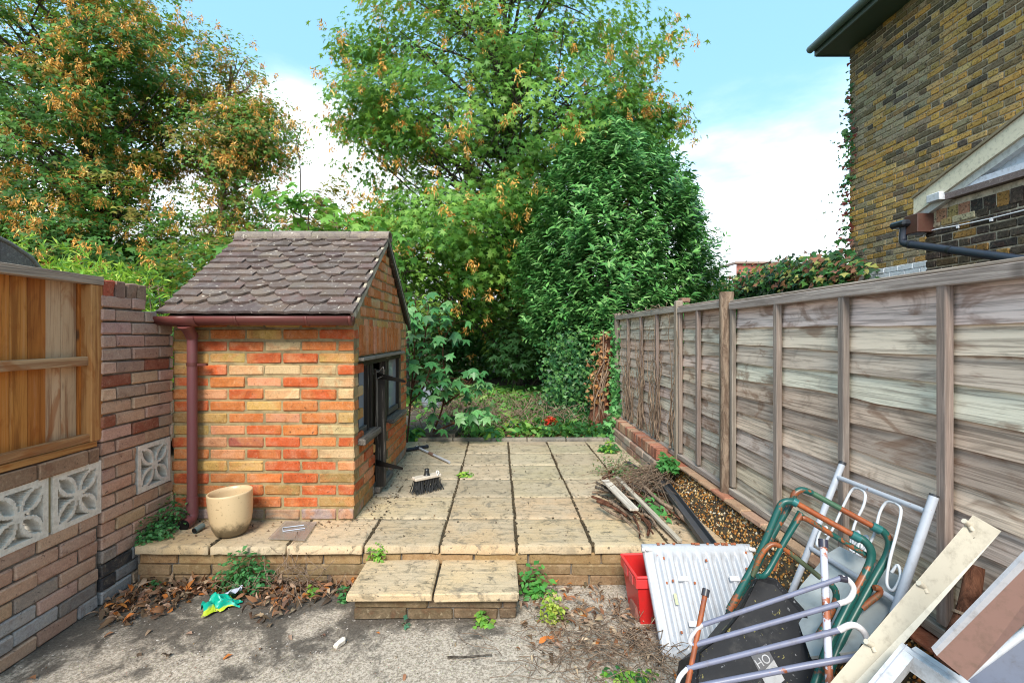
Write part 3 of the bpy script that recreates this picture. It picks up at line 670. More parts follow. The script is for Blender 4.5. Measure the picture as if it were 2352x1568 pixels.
    for bk_ in (False, True):
        a = roof_pt(.0, -.035, bk_); b = roof_pt(L_ + .0, -.035, bk_); c = roof_pt(L_ + .0, .012, bk_); d = roof_pt(.0, .012, bk_)
        mm.prism([a, b, c, d] if not bk_ else [d, c, b, a], .018, Matrix(((0, 0, 1, -.889), (1, 0, 0, 0), (0, 1, 0, 0), (0, 0, 0, 1))))
    mm.build('verge_mortar', MATS['mortar_pale'], s, loc=inv)
    mm = MB(); a = roof_pt(-.02, -.08, True); b = roof_pt(L_, -.08, True); c = roof_pt(L_, -.036, True); d = roof_pt(-.02, -.036, True); mm.prism([d, c, b, a], .022, Matrix(((0, 0, 1, -.888), (1, 0, 0, 0), (0, 1, 0, 0), (0, 0, 0, 1)))); mm.build('barge_board', MATS['dark_wood'], s, loc=inv, color=(0.06, 0.045, 0.035, 1))
    # gutter and downpipe
    gp = (0.16, 0.050, 0.045, 1); gm = MATS['gutter_paint']; gy0, gz0 = 2.868, 1.262
    def half(xa, xb, r0, r1, nm):
        mm = MB(); ts = np.linspace(math.pi, 2 * math.pi, 11); k = 11; v = [(xx, gy0 + math.cos(t) * rr_, gz0 + math.sin(t) * rr_) for xx in (xa, xb) for rr_ in (r0, r1) for t in ts]; f = []
        for j in range(k - 1): f += [(j, j + 1, 2 * k + j + 1, 2 * k + j), (k + j + 1, k + j, 3 * k + j, 3 * k + j + 1), (j, k + j, k + j + 1, j + 1), (2 * k + j, 2 * k + j + 1, 3 * k + j + 1, 3 * k + j)]
        f += [(0, 2 * k, 3 * k, k), (k - 1, 2 * k - 1, 4 * k - 1, 3 * k - 1)]; mm.add(v, f, True); return mm.build(nm, gm, s, loc=inv, color=gp)
    half(-2.10, -.872, .052, .047, 'gutter'); half(-.880, -.866, .056, .002, 'gutter_end'); half(-1.97, -1.78, .057, .053, 'gutter_outlet'); half(-2.09, -2.06, .056, .053, 'gutter_joint')
    for x in (-1.55, -1.135): half(x, x + .016, .056, .0525, 'gutter_bracket')
    px_, py = -1.862, 2.935
    mm = MB(); mm.tube([(px_, 2.875, 1.218), (px_, 2.90, 1.185), (px_, py, 1.14)], [.048, .034, .034], 16); mm.tube([(px_, py, 1.15), (px_, py, .99 + .15)], .034, 16); mm.build('outlet_neck', gm, s, loc=inv, color=gp)
    mm = MB(); mm.tube([(px_, py, 1.148), (px_, py, .16)], .0285, 20); mm.tube([(px_, py, .17), (px_, py, .085)], .0325, 20)
    mm.tube([(px_, py, .10), (px_, py, .06), (px_, py - .025, .035), (px_, py - .08, .028)], [.033, .033, .034, .034], 18, caps=False, sub=3)
    mm.build('downpipe', gm, s, loc=inv, color=(0.155, 0.055, 0.06, 1))
    mm = MB(); mm.tube([(px_, py - .083, .028), (px_, py - .078, .028)], .031, 18); mm.build('pipe_mouth', MATS['void_dark'], s, loc=inv)
    for z in (.965,):
        mm = MB(); mm.tube([(px_, py, z), (px_, py, z + .02)], .032, 18); mm.box((px_ + .02, py - .004, z), (px_ + .085, py + .02, z + .014)); mm.build('pipe_clip', gm, s, loc=inv, color=(0.11, 0.035, 0.03, 1))
outhouse()

# ================================================================== RIGHT FENCE AND ITS BASE
def wavy_board(l, h, th, seed, segs=9):
    rr = np.random.default_rng(seed); xs = np.linspace(-l / 2, l / 2, segs + 1)
    k = rr.uniform(0, 6.28, 4); lo = -h / 2 + .006 * np.sin(xs * 3.1 + k[0]) + .003 * np.sin(xs * 8 + k[1]) + rr.uniform(-.003, .003, segs + 1); hi = np.full_like(xs, h / 2)
    v = []; 
    for i in range(segs + 1):
        v += [(xs[i], -th / 2 - .001 * math.sin(xs[i] * 5 + k[2]), lo[i]), (xs[i], th / 2, lo[i]), (xs[i], th / 2, hi[i]), (xs[i], -th / 2, hi[i])]
    f = [(0, 1, 2, 3)]
    for i in range(segs): 
        a, b = i * 4, i * 4 + 4; f += [(a + j, b + j, b + (j + 1) % 4, a + (j + 1) % 4)[::-1] if False else (a + j, a + (j + 1) % 4, b + (j + 1) % 4, b + j)[::-1] for j in range(4)]
    f.append(tuple(segs * 4 + j for j in (3, 2, 1, 0))); return v, f
def right_fence():
    XF = 1.415; org = Vector((XF, 3.0, .2)); f = empty('lapped_fence', org, label='long weathered grey brown timber fence of wavy lapped boards along the right of the patio', cat='fence')
    def bar(name, c, l, w, h, rot, col, mat='frame_wood', ch=.003):
        m = MB(); m.box((-l / 2, -w / 2, -h / 2), (l / 2, w / 2, h / 2), ch=ch); o = m.build(name, MATS[mat], f, color=col); o.location = Vector(c) - org; o.rotation_euler = rot
    gr = [(0.72, 0.60, 0.50), (0.62, 0.49, 0.39), (0.74, 0.63, 0.53), (0.58, 0.44, 0.34), (0.67, 0.53, 0.43)]
    zb = .235
    panels = [(3.80, 5.70, 1.360, 1.372, (4.256, 4.73, 5.21)), (3.01, 3.735, 1.355, 1.359, (3.379,)), (1.03, 2.90, 1.335, 1.343, (2.419, 1.956, 1.512)), (-.85, .93, 1.33, 1.335, (.45, 0.0))]
    sd = 5
    for pi_, (ya, yb, za, zb2, bats) in enumerate(panels):
        nb = 11; H = (za + zb2) / 2 - .03 - zb; ph = H / nb; l = yb - ya
        slope = math.atan2(zb2 - za, l)
        for i in range(nb):
            sd += 1; v, ff = wavy_board(l - .02, ph + .032, .009, sd, 12 if l > 1 else 7); me = bpy.data.meshes.new('fence_board'); me.from_pydata(v, [], ff); me.materials.append(MATS['fence_wood']); me.update()
            sag = -.010 * math.sin(i) if pi_ == 2 else 0
            o = link('fence_board', me, f, color=vary(random.choice(gr), .18)); o.location = Vector((XF + .014, (ya + yb) / 2, zb + (i + .5) * ph - .008)) - org
            o.rotation_euler = Euler((R(-7.5), slope + random.uniform(-.004, .004), 0)).to_matrix().to_euler(); o.rotation_euler = (Matrix.Rotation(R(-90), 3, 'Z') @ Matrix.Rotation(R(-7.0), 3, 'X') @ Matrix.Rotation(random.uniform(-.004, .004), 3, 'Y')).to_euler()
        for y in bats:
            bar('batten', (XF - .017, y, (za + zb) / 2 - .005), za - zb - .03, .034, .028, (0, R(-90), 0), vary((0.27, 0.215, 0.185), .12))
        for y in (ya + .014, yb - .014): bar('end_batten', (XF - .014, y, (za + zb) / 2 - .005), za - zb - .03, .030, .026, (0, R(-90), 0), vary((0.30, 0.24, 0.20), .12))
        bar('top_rail', (XF - .016, (ya + yb) / 2, (za + zb2) / 2 - .014), l, .036, .042, (0, slope * -0, R(90)), vary((0.36, 0.305, 0.265), .08)); bar('cap_rail', (XF + .008, (ya + yb) / 2, (za + zb2) / 2 + .014), l, .07, .012, (0, 0, R(90)), vary((0.38, 0.31, 0.25), .08))
        bar('bottom_rail', (XF - .016, (ya + yb) / 2, zb - .018), l, .034, .036, (0, 0, R(90)), vary((0.42, 0.36, 0.31), .08))
    def post(name, y, z1, r, col, x=XF + .0, mat='frame_wood'):
        m = MB(); m.box((-(z1 - .1) / 2, -r, -r), ((z1 - .1) / 2, r, r), ch=.008); o = m.build(name, MATS[mat], f, color=col); o.location = Vector((x, y, (z1 + .1) / 2)) - org; o.rotation_euler = (0, R(-90), 0)
    post('fence_post', 5.735, 1.41, .034, (0.26, 0.20, 0.16, 1)); post('fence_post', 3.768, 1.42, .028, (0.33, 0.27, 0.21, 1), XF - .01); post('fence_post', .98, 1.40, .034, (0.26, 0.21, 0.17, 1))
    put_brick(f, Vector((XF + .05, 3.80, 1.425)) - org, .08, .07, .035, R(90), (0.33, 0.19, 0.13, 1), 'frame_wood', 'post_cap')
    m = MB(); m.tube([(XF - .02, 2.955, .1), (XF - .018, 2.955, .8), (XF - .02, 2.957, 1.415)], [.038, .037, .042], 9); m.build('round_post', MATS['bark_pale'], f, loc=-org)
right_fence()
def vine_stems():
    t = empty('dead_vine', (1.39, 4.7, .2), label='leafless dry creeper stems clinging to the far fence panel', cat='creeper'); org = Vector((1.39, 4.7, .2))
    for k in range(44):
        y = random.choice([3.85, 4.2, 4.3, 4.7, 4.75, 5.2, 5.3, 5.0, 4.45]) + random.uniform(-.06, .06); z = .25; pts = []
        z1 = random.uniform(.7, 1.38)
        while z < z1: pts.append((1.385 + random.uniform(-.02, .004), y, z)); y += random.uniform(-.05, .05); z += .09
        if len(pts) > 3:
            m = MB(); m.tube([Vector(p) - org for p in pts], [.0065, .0022], 5, sub=2); m.build('stem', MATS['bark_pale'], t)
    for k in range(5):
        y = random.uniform(3.9, 5.5); m = MB(); pts = [Vector((1.38 + random.uniform(-.02, .02), y + i * .08, 1.40 + .02 * math.sin(i * 2 + k))) - org for i in range(6)]; m.tube(pts, .004, 5, sub=2); m.build('stem', MATS['bark_pale'], t)
vine_stems()
def fence_base():
    org = Vector((1.36, 4.7, 0)); w = empty('brick_fence_base', org, label='low red and whitened brick wall under the far end of the lapped fence', cat='low wall')
    m = MB(); m.box((1.315, 3.95, GZ), (1.46, 5.75, .195)); m.build('mortar', MATS['mortar_pale'], w, loc=-org)
    for k in range(2): brick_run(w, 1.355, 3.93, 5.75, .0 + k * .066, .066, off=.1 * k, ang=R(-90), org=org - Vector((0, 0, 0)), mat='wall_brick', colf=lambda y, z: vary(random.choice([(0.36, 0.27, 0.22), (0.40, 0.33, 0.28), (0.33, 0.2, 0.15)])), w=.09)
    y = 3.93
    while y < 5.75: put_brick(w, Vector((1.345, y + .037, .18)) - org, .12, .066, .092, 0, vary(random.choice([(0.34, 0.13, 0.08), (0.38, 0.17, 0.11), (0.30, 0.16, 0.12), (0.42, 0.27, 0.18)])), 'wall_brick', 'cap_brick'); y += .075
    org = Vector((1.30, 2.4, GZ)); w = empty('pebbledash_base', org, label='low sloping pebbledash plinth with loose red tiles on top below the near fence', cat='low wall')
    ny, nz = 90, 16; ys = np.linspace(.5, 3.95, ny); prof = [(1.40, .175), (1.345, .165), (1.33, .13), (1.30, .07), (1.255, .0), (1.24, -.06), (1.235, -.14), (1.225, GZ)]
    pp = np.array([np.interp(np.linspace(0, 1, nz), np.linspace(0, 1, len(prof)), [q[i] for q in prof]) for i in (0, 1)]).T; V = []
    for y in ys:
        for (x, z) in pp: V.append((x + .02 * math.sin(y * 5.3) * (1 - (z + .225) / .4) + random.uniform(-.006, .006) + (.08 * max(0, (y - 3.3) / .65)), y, z + random.uniform(-.003, .003)))
    i = np.arange(ny * nz).reshape(ny, nz); f = np.stack([i[:-1, :-1], i[:-1, 1:], i[1:, 1:], i[1:, :-1]], -1).reshape(-1, 4); V = np.array(V)
    link('render_face', np_mesh('render_face', V - np.array(org), f, MATS['joint_dirt'], smooth=True), w)
    N_ = 9000; fi = rng.integers(0, len(f), N_); a = rng.uniform(0, 1, (N_, 1)); b = rng.uniform(0, 1, (N_, 1)); q = V[f[fi]]; c = q[:, 0] * (1 - a) * (1 - b) + q[:, 1] * (1 - a) * b + q[:, 2] * a * b + q[:, 3] * a * (1 - b)
    oc = np.array([(1, 0, 0), (-1, 0, 0), (0, 1, 0), (0, -1, 0), (0, 0, 1), (0, 0, -1)], float); of = np.array([(0, 2, 4), (2, 1, 4), (1, 3, 4), (3, 0, 4), (2, 0, 5), (1, 2, 5), (3, 1, 5), (0, 3, 5)])
    s = rng.uniform(.004, .0105, (N_, 1, 1)) * rng.uniform(.6, 1.3, (N_, 1, 3)); v = c[:, None, :] + oc[None] * s + rng.uniform(-.001, .001, (N_, 6, 3)) - np.array(org); ff = (of[None] + (np.arange(N_) * 6)[:, None, None]).reshape(-1, 3)
    pal = np.array([(0.50, 0.23, 0.06), (0.34, 0.13, 0.04), (0.68, 0.52, 0.30), (0.13, 0.075, 0.045), (0.56, 0.34, 0.13), (0.75, 0.68, 0.54), (0.07, 0.06, 0.06)]); cc = pal[rng.choice(7, N_, p=[.24, .2, .14, .12, .17, .06, .07])]
    link('pebbles', np_mesh('pebbles', v.reshape(-1, 3), ff, MATS['dry'], cols=np.repeat(cc, 6, 0), smooth=False), w, kind='stuff')
    y = .8
    while y < 3.75:
        l = random.uniform(.13, .2); put_brick(w, Vector((1.375, y + l / 2, .182)) - org, l - .006, .10, .022, R(90) + random.uniform(-.03, .03), vary(random.choice([(0.42, 0.17, 0.11), (0.46, 0.29, 0.19), (0.40, 0.24, 0.16), (0.36, 0.12, 0.07)])), 'wall_brick', 'coping_tile'); y += l
fence_base()

# ================================================================== YELLOW STOCK BRICK HOUSE AND EXTENSION
SC = [(0.60, 0.36, 0.10), (0.60, 0.41, 0.17), (0.50, 0.32, 0.11), (0.33, 0.23, 0.10), (0.25, 0.19, 0.10), (0.19, 0.15, 0.09), (0.11, 0.095, 0.075), (0.40, 0.32, 0.2), (0.28, 0.22, 0.13)]
def stock(y, z, X0):
    r = random.random(); d = 0.5 + 0.5 * math.sin(y * 2.3 + z * 1.7) * math.sin(z * 1.1 + 1.0)
    d = .5 + .5 * math.sin(y * 5.3 + math.sin(z * 3.1) * 2) * math.sin(z * 4.1 + y)
    if z > 4.95 and r < .5: return vary(random.choice([(0.18, 0.16, 0.10), (0.12, 0.11, 0.075), (0.30, 0.26, 0.16)]), .15)
    if z > 3.7 and y > 5.9 and r < .5: return vary((0.40, 0.34, 0.22), .15)
    if z < 2.5: return vary(random.choice([(0.34, 0.27, 0.17), (0.28, 0.21, 0.12), (0.40, 0.32, 0.2), (0.45, 0.27, 0.08), (0.15, 0.13, 0.1)]), .15)
    if r < .50 + .25 * d: return vary(SC[random.choice((0, 1, 2, 0))], .16)
    return vary(SC[random.choice((3, 4, 5, 6, 7, 8, 5))], .16)
def bricks_many(parent, X, ya, yb, z0, z1, colf, mat, cap=300, skip=None, p=.0755):
    L = []; r = 0; z = z0
    while z < z1 - .02:
        flem = [.112, .2245]; y = yb + (.17 if r % 2 else 0.0); i = 0
        while y > ya:
            l = flem[i % 2]; a, b = max(y - l, ya), min(y, yb); i += 1
            if b - a > .03 and not (skip and skip((a + b) / 2, z)): L.append(((a + b) / 2, z + p / 2, b - a - .013, p - .014))
            y -= l
        z += p; r += 1
    def seen(t):
        x = VPX + X / t[0] * F if t[0] > .4 else 9999; yy = VPY - (t[1] - EYE) / max(t[0], .4) * F
        vis = x < 2356 and -5 < yy < 640
        return (0 if vis else 1, t[0])
    L.sort(key=seen); rest = L[cap:]
    for (y, z, l, h) in L[:cap]:
        put_brick(parent, Vector((X + .05, y, z)) - Vector(parent.location), l, .1, h, R(90), colf(y, z), mat, 'brick', jit=.003, ch=.006, off=.004)
    if rest:
        V, Fc, C = [], [], []
        for (y, z, l, h) in rest:
            v, f = chamfer_box(.1, l, h, .006, .003); n = len(V); o = Vector((X + .05 + random.uniform(-.004, .004), y, z)) - Vector(parent.location)
            V += [(q[0] + o.x, q[1] + o.y, q[2] + o.z) for q in v]; Fc += [tuple(i + n for i in q) for q in f]; C += [colf(y, z)[:3]] * len(v)
        me = bpy.data.meshes.new('bricks'); me.from_pydata(V, [], Fc); ca = me.color_attributes.new('Col', 'FLOAT_COLOR', 'POINT'); c4 = np.ones((len(V), 4), np.float32); c4[:, :3] = C; ca.data.foreach_set('color', c4.ravel())
        me.materials.append(MATS[mat + '_attr']); link('bricks', me, parent, kind='stuff')
def house():
    X = 5.2; yc = 7.16; org = Vector((X, 5.5, GZ)); h = empty('stock_brick_house', org, label='tall house flank of sooty yellow stock bricks rising behind the lapped fence', cat='house')
    m = MB(); m.box((X + .012, -2, GZ), (X + 6, yc - .012, 5.36)); m.build('mortar', MATS['mortar_pale'], h, loc=-org)
    bricks_many(h, X, 3.4, yc, 2.06, 5.36, lambda y, z: stock(y, z, X), 'stock_brick')
    m = MB(); m.box((X - .008, 3.0, 1.0), (X + .05, yc + .004, 2.055)); m.build('painted_band', MATS['painted'], h, loc=-org, color=(0.74, 0.76, 0.80, 1))
    for r in range(4):
        y = yc - .1 * (r % 2)
        while y > 4.4:
            put_brick(h, Vector((X + .03, y - .1125, 2.02 - r * .0755)) - org, .218, .1, .069, R(90), (0.76, 0.78, 0.82, 1), 'painted', 'painted_brick', off=.003); y -= .225
    # eaves
    m = MB(); m.box((X - .40, -2, 5.37), (X + .3, yc + .13, 5.40)); m.build('soffit', MATS['painted'], h, loc=-org, color=(0.05, 0.085, 0.075, 1))
    m = MB(); m.box((X - .425, -2, 5.36), (X - .402, yc + .14, 5.52)); m.box((X - .40, yc + .13, 5.36), (X + .3, yc + .15, 5.50)); m.build('fascia', MATS['painted'], h, loc=-org, color=(0.09, 0.13, 0.13, 1))
    m = MB(); m.tube([(X - .48, -2, 5.47), (X - .48, yc + .16, 5.47)], .055, 12); m.build('gutter', MATS['painted'], h, loc=-org, color=(0.12, 0.17, 0.18, 1))
    n = 60; m = MB()
    for i in range(n):
        y = yc + .14 - i * .15; a = R(38)
        T = Matrix.Translation((X - .46, y, 5.53)) @ Matrix.Rotation(-a, 4, 'Y'); m.box((0, -.147, 0), (1.6, 0, .016), T)
    m.build('roof', MATS['roof_tile'], h, loc=-org, color=(0.10, 0.09, 0.09, 1))
    # creeper on the far corner
    return h
HOUSE = house()
def extension():
    X = 4.2; yc = 4.755; org = Vector((X, 4.2, GZ)); e = empty('dark_brick_extension', org, label='low soot black brick extension with cream bargeboard and pale gable glazing at the right edge', cat='extension')
    zt = 2.405
    m = MB(); m.box((X + .012, -2, GZ), (X + .95, yc - .012, zt)); m.build('mortar', MATS['mortar_pale'], e, loc=-org)
    def c(y, z):
        if z > zt - .2 and y > 4.35: return vary(random.choice([(0.45, 0.38, 0.25), (0.42, 0.22, 0.13), (0.33, 0.24, 0.1)]), .15)
        return vary(random.choice([(0.05, 0.043, 0.038), (0.07, 0.058, 0.045), (0.04, 0.036, 0.035), (0.10, 0.075, 0.045), (0.28, 0.16, 0.045) if random.random() < .35 else (0.06, 0.05, 0.04)]), .2)
    bricks_many(e, X, 3.0, yc, 1.20, zt - .17, c, 'stock_brick')
    y = yc
    while y > 3.1: put_brick(e, Vector((X + .05, y - .056, zt - .118)) - org, .10, .1, .125 if True else .1, R(90), c(y, zt - .1), 'stock_brick'); y -= .112
    k = 0
    put_brick(e, Vector((X + .5, yc - .04, zt - .4)) - org, .9, .09, 3.2, 0, (0.05, 0.045, 0.04, 1), 'stock_brick', 'end_wall') if False else None
    # dark fascia, white sill, glazing, bargeboard
    def slab_(name, y0, z0, y1, z1, hh, dx0, dx1, mat, col):
        m = MB(); v = []
        for dx in (dx0, dx1): v += [(X + dx, y0, z0), (X + dx, y1, z1), (X + dx, y1, z1 + hh), (X + dx, y0, z0 + hh)]
        m.add(v, [(0, 1, 2, 3), (7, 6, 5, 4), (0, 4, 5, 1), (1, 5, 6, 2), (2, 6, 7, 3), (3, 7, 4, 0)]); m.build(name, MATS[mat], e, loc=-org, color=col)
    slab_('fascia', 4.52, zt + .005, 2.4, zt + .005, .055, -.05, .06, 'frame_wood', (0.20, 0.155, 0.15, 1)); slab_('sill', 4.50, zt + .062, 2.4, zt + .062, .055, -.03, .07, 'painted', (0.66, 0.70, 0.80, 1))
    put_brick(e, Vector((X - .04, 4.56, zt + .045)) - org, .14, .12, .075, R(90), (0.62, 0.64, 0.68, 1), 'painted', 'sill_end')
    z0 = zt + .118; m = MB(); s_ = .62
    m.add([(X + .03, 4.42, z0), (X + .03, 2.4, z0), (X + .03, 2.4, z0 + 1.3), ], [(0, 1, 2)]); m.build('gable_pane', MATS['painted'], e, loc=-org, color=(0.50, 0.57, 0.64, 1))
    a = PX(2112, 480, X); b = PX(2352, 303, X); d = (b - a); b2 = a + d * 2.6
    def strip(name, off0, off1, dx0, dx1, col, mat='painted'):
        m = MB(); v = []
        for dx in (dx0, dx1): v += [(X + dx, a.y, a.z + off0), (X + dx, b2.y, b2.z + off0), (X + dx, b2.y, b2.z + off1), (X + dx, a.y, a.z + off1)]
        m.add(v, [(0, 1, 2, 3), (7, 6, 5, 4), (0, 4, 5, 1), (1, 5, 6, 2), (2, 6, 7, 3), (3, 7, 4, 0)]); m.build(name, MATS[mat], e, loc=-org, color=col)
    strip('bargeboard', -.06, .10, -.06, -.02, (0.76, 0.70, 0.54, 1)); strip('glazing_bar', -.13, -.061, -.035, .04, (0.56, 0.57, 0.55, 1)); strip('roof_edge', .101, .125, -.08, .6, (0.25, 0.2, 0.13, 1))
    # boxed gutter end, hopper, pipe, cable
    A = PX(2088, 498, 4.1); B = PX(2124, 532, 4.1)
    m = MB(); m.box((4.05, B.y + .02, B.z), (4.25, A.y, A.z), ch=.006); m.build('fascia_box', MATS['painted'], e, loc=-org, color=(0.085, 0.035, 0.025, 1))
    q = PX(2076, 520, 4.05); m = MB(); bl = (0.018, 0.022, 0.03, 1)
    m.box((3.98, q.y - .08, q.z - .01), (4.12, q.y + .11, q.z + .055), ch=.02); m.build('gutter_hopper', MATS['plastic'], e, loc=-org, color=bl)
    r1 = PX(2074, 548, 4.05); r2 = PX(2082, 560, 4.05); r3 = PX(2352, 597, 4.05); d = r3 - r2; m = MB(); m.tube([q, r1, r2, r2 + d * .3], .034, 14, sub=4); m.tube([r2 + d * .02, r2 + d * 1.7], .036, 14); m.build('waste_pipe', MATS['plastic'], e, loc=-org, color=(0.025, 0.032, 0.05, 1))
    m = MB(); j = r2 + d * .42; m.tube([j, j + d * .03], .041, 14); j = r2 + d * .03; m.tube([j, j + d * .025], .041, 14); m.build('pipe_collar', MATS['plastic'], e, loc=-org, color=bl)
    m = MB(); m.tube([PX(x, y, X - .012) for x, y in ((2120, 545), (2125, 537), (2145, 528), (2200, 518), (2275, 502), (2352, 483), (2500, 447))], .006, 6, sub=3); m.build('white_cable', MATS['painted'], e, loc=-org, color=(0.75, 0.76, 0.8, 1))
    for x, y in ((2200, 521), (2277, 505)): m = MB(); c_ = PX(x, y, X - .016); m.box((c_.x - .008, c_.y - .01, c_.z - .012), (c_.x + .008, c_.y + .01, c_.z + .008)); m.build('cable_clip', MATS['painted'], e, loc=-org, color=(0.75, 0.76, 0.8, 1))
extension()
def far_things():
    org = Vector((16.5, 30, GZ)); b = empty('red_brick_building', org, label='distant red brick building with white side showing over the creeper covered wall', cat='building')
    x0, x1 = P(1690, 0, 30).x, P(1775, 0, 30).x; zt = P(0, 606, 30).z
    m = MB(); m.box((x0, 30, GZ), (x1 + 1, 36, zt)); t = NT('far_brick'); br = t.N.new('ShaderNodeTexBrick'); mp = t.N.new('ShaderNodeMapping'); mp.inputs['Rotation'].default_value = (R(90), 0, 0); t.L.new(t.tc.outputs['Object'], mp.inputs[0]); t.L.new(mp.outputs[0], br.inputs['Vector'])
    br.inputs['Color1'].default_value = (0.36, 0.10, 0.07, 1); br.inputs['Color2'].default_value = (0.27, 0.08, 0.055, 1); br.inputs['Mortar'].default_value = (0.4, 0.3, 0.25, 1); br.inputs['Scale'].default_value = 1.6; br.inputs['Mortar Size'].default_value = .012; t.fin(br.outputs[0], .9)
    m.build('wall', MATS['far_brick'], b, loc=-org)
    m = MB(); xa = P(1648, 0, 30).x; m.add([(xa, 29.9, GZ), (x0 - .01, 29.9, GZ), (x0 - .01, 29.9, zt - .02), (xa, 29.9, P(0, 622, 30).z), (xa, 34, GZ), (x0 - .01, 34, GZ), (x0 - .01, 34, zt - .02), (xa, 34, P(0, 622, 30).z)], [(0, 1, 2, 3), (7, 6, 5, 4), (0, 4, 5, 1), (1, 5, 6, 2), (2, 6, 7, 3), (3, 7, 4, 0)]); m.build('white_wall', MATS['painted'], b, loc=-org, color=(0.62, 0.64, 0.66, 1))
    m = MB(); x2, x3 = P(1770, 0, 29).x, P(1840, 0, 29).x; m.add([(x2, 29, P(0, 600, 29).z), (x3, 29, P(0, 604, 29).z), (x3, 29, P(0, 660, 29).z), (x2 + .6, 29, P(0, 660, 29).z), (x2, 33, P(0, 600, 29).z), (x3, 33, P(0, 604, 29).z)], [(0, 3, 2, 1), (0, 1, 5, 4)]); m.build('roof', MATS['roof_tile'], b, loc=-org, color=(0.35, 0.36, 0.38, 1))
    m = MB(); m.box((x0 - .1, 29.85, zt), (x1 + 1.05, 36, zt + .12)); m.build('coping', MATS['painted'], b, loc=-org, color=(0.3, 0.2, 0.15, 1))
    # boundary wall carrying on from the house corner
    w = empty('boundary_wall', (5.0, 9.3, GZ), label='old dark brick boundary wall running back from the house corner under creeper', cat='garden wall'); m = MB(); m.box((5.06, 7.2, GZ), (5.25, 12.5, 2.12)); m.build('mortar', MATS['mortar_grey'], w, loc=(-5, -9.3, -GZ))
    r = 0; z = 1.5
    while z < 2.1:
        y = 7.18 - (.1 if r % 2 else 0)
        while y < 8.8: put_brick(w, Vector((5.10, y + .11, z + .037)) - Vector((5, 9.3, GZ)), .214, .1, .064, R(90), vary(random.choice([(0.09, 0.07, 0.06), (0.14, 0.1, 0.07), (0.07, 0.06, 0.055)])), 'stock_brick'); y += .225
        z += .0755; r += 1
    b = empty('neighbour_cottage', (-1.0, 17, 0), label='low neighbouring building with a white window glimpsed beneath the maple', cat='house'); m = MB(); m.box((-5, 17, 0), (3.5, 20, 2.3)); m.build('wall', MATS['mortar_grey'], b, loc=(1, -17, 0))
    wx0, wx1 = P(1074, 0, 16.9).x, P(1104, 0, 16.9).x; z0, z1 = P(0, 752, 16.9).z, P(0, 715, 16.9).z
    m = MB(); m.box((wx0, 16.93, z0), (wx1, 16.99, z1)); m.build('window_frame', MATS['painted'], b, loc=(1, -17, 0), color=(0.7, 0.75, 0.75, 1)); m = MB(); m.box((wx0 + .09, 16.90, z0 + .08), (wx1 - .09, 16.925, z1 - .06)); m.build('window_pane', MATS['void_dark'], b, loc=(1, -17, 0))
    bn = empty('plastic_tank', P(998, 885, 7.4), label='grey blue plastic water tank half hidden behind the sapling leaves', cat='water tank'); c = P(998, 885, 7.4)
    m = MB(); m.lathe([(.0, .01), (.17, 0), (.20, .1), (.205, .3), (.21, .36), (.19, .37), (.0, .365)], 20); m.build('tank_body', MATS['plastic'], bn, color=(0.30, 0.34, 0.40, 1)); bn.location.z = .03
    m = MB(); m.box((-.22, -.2, .38), (.2, .2, .41), ch=.01); m.build('lid_board', MATS['dark_wood'], bn, color=(0.1, 0.075, 0.05, 1))
far_things()
# ================================================================== VEGETATION
def star(lobes=5, r_in=.36, droop=.25, seed=0):
    rr = random.Random(seed); v = [(0, -.12, 0)]; k = lobes * 2 + 1
    ang = np.linspace(-2.35, 2.35, k)
    for i, a in enumerate(ang):
        r = (1.0 - .22 * abs(a) / 2.35) * rr.uniform(.92, 1.05) if i % 2 else (r_in if 0 < i < k - 1 else .30); r *= .62
        v.append((math.sin(a) * r, math.cos(a) * r, -droop * (math.sin(a) * r) ** 2 * 1.6 - (droop * .5 * r if i % 2 else 0)))
    return np.array(v), np.array([(0, i + 1, i) for i in range(1, k)])
def ell(w=.2, fold=.12, bend=.2):
    v = np.array([(0, 0, 0), (-w, .35, fold * w * 2), (0, .38, 0), (w, .35, fold * w * 2), (-w * .75, .7, fold * w - bend * .3), (0, .72, -bend * .3), (w * .75, .7, fold * w - bend * .3), (0, 1.05, -bend)])
    return v, np.array([(0, 2, 1), (0, 3, 2), (1, 2, 5), (1, 5, 4), (2, 3, 6), (2, 6, 5), (4, 5, 7), (5, 6, 7)])
def ell4(w=.2, bend=.2):
    v = np.array([(0, 0, 0), (-w, .45, .03), (0, .5, -.02), (w, .45, .03), (0, 1.0, -bend)]); return v, np.array([(0, 2, 1), (0, 3, 2), (1, 2, 4), (2, 3, 4)])
def frames(nrm, az=None, ydir=None):
    n = nrm / np.linalg.norm(nrm, axis=1, keepdims=True); N = len(n)
    t = rng.normal(size=(N, 3)) if ydir is None else ydir
    y = t - n * np.sum(t * n, 1, keepdims=True); y /= np.linalg.norm(y, axis=1, keepdims=True) + 1e-9; x = np.cross(y, n); return np.stack([x, y, n], 2)
def leaf_mesh(name, pos, nrm, size, tmpl, cols, mat, org=(0, 0, 0), ydir=None):
    tv, tf = tmpl; N = len(pos); Rm = frames(nrm, ydir=ydir); s = np.broadcast_to(np.asarray(size), (N,))
    v = np.einsum('nij,kj->nki', Rm, tv) * s[:, None, None] + (pos - np.array(org))[:, None, :]
    f = (tf[None] + (np.arange(N) * len(tv))[:, None, None]).reshape(-1, 3)
    return np_mesh(name, v.reshape(-1, 3), f, MATS[mat], cols=np.repeat(cols, len(tv), 0))
def palette(pal, p, N, k=.18):
    c = np.array(pal)[rng.choice(len(pal), N, p=np.array(p) / sum(p))]; return np.clip(c * (1 + rng.uniform(-k, k, (N, 1))) * (1 + rng.uniform(-.06, .06, (N, 3))), .003, 1)
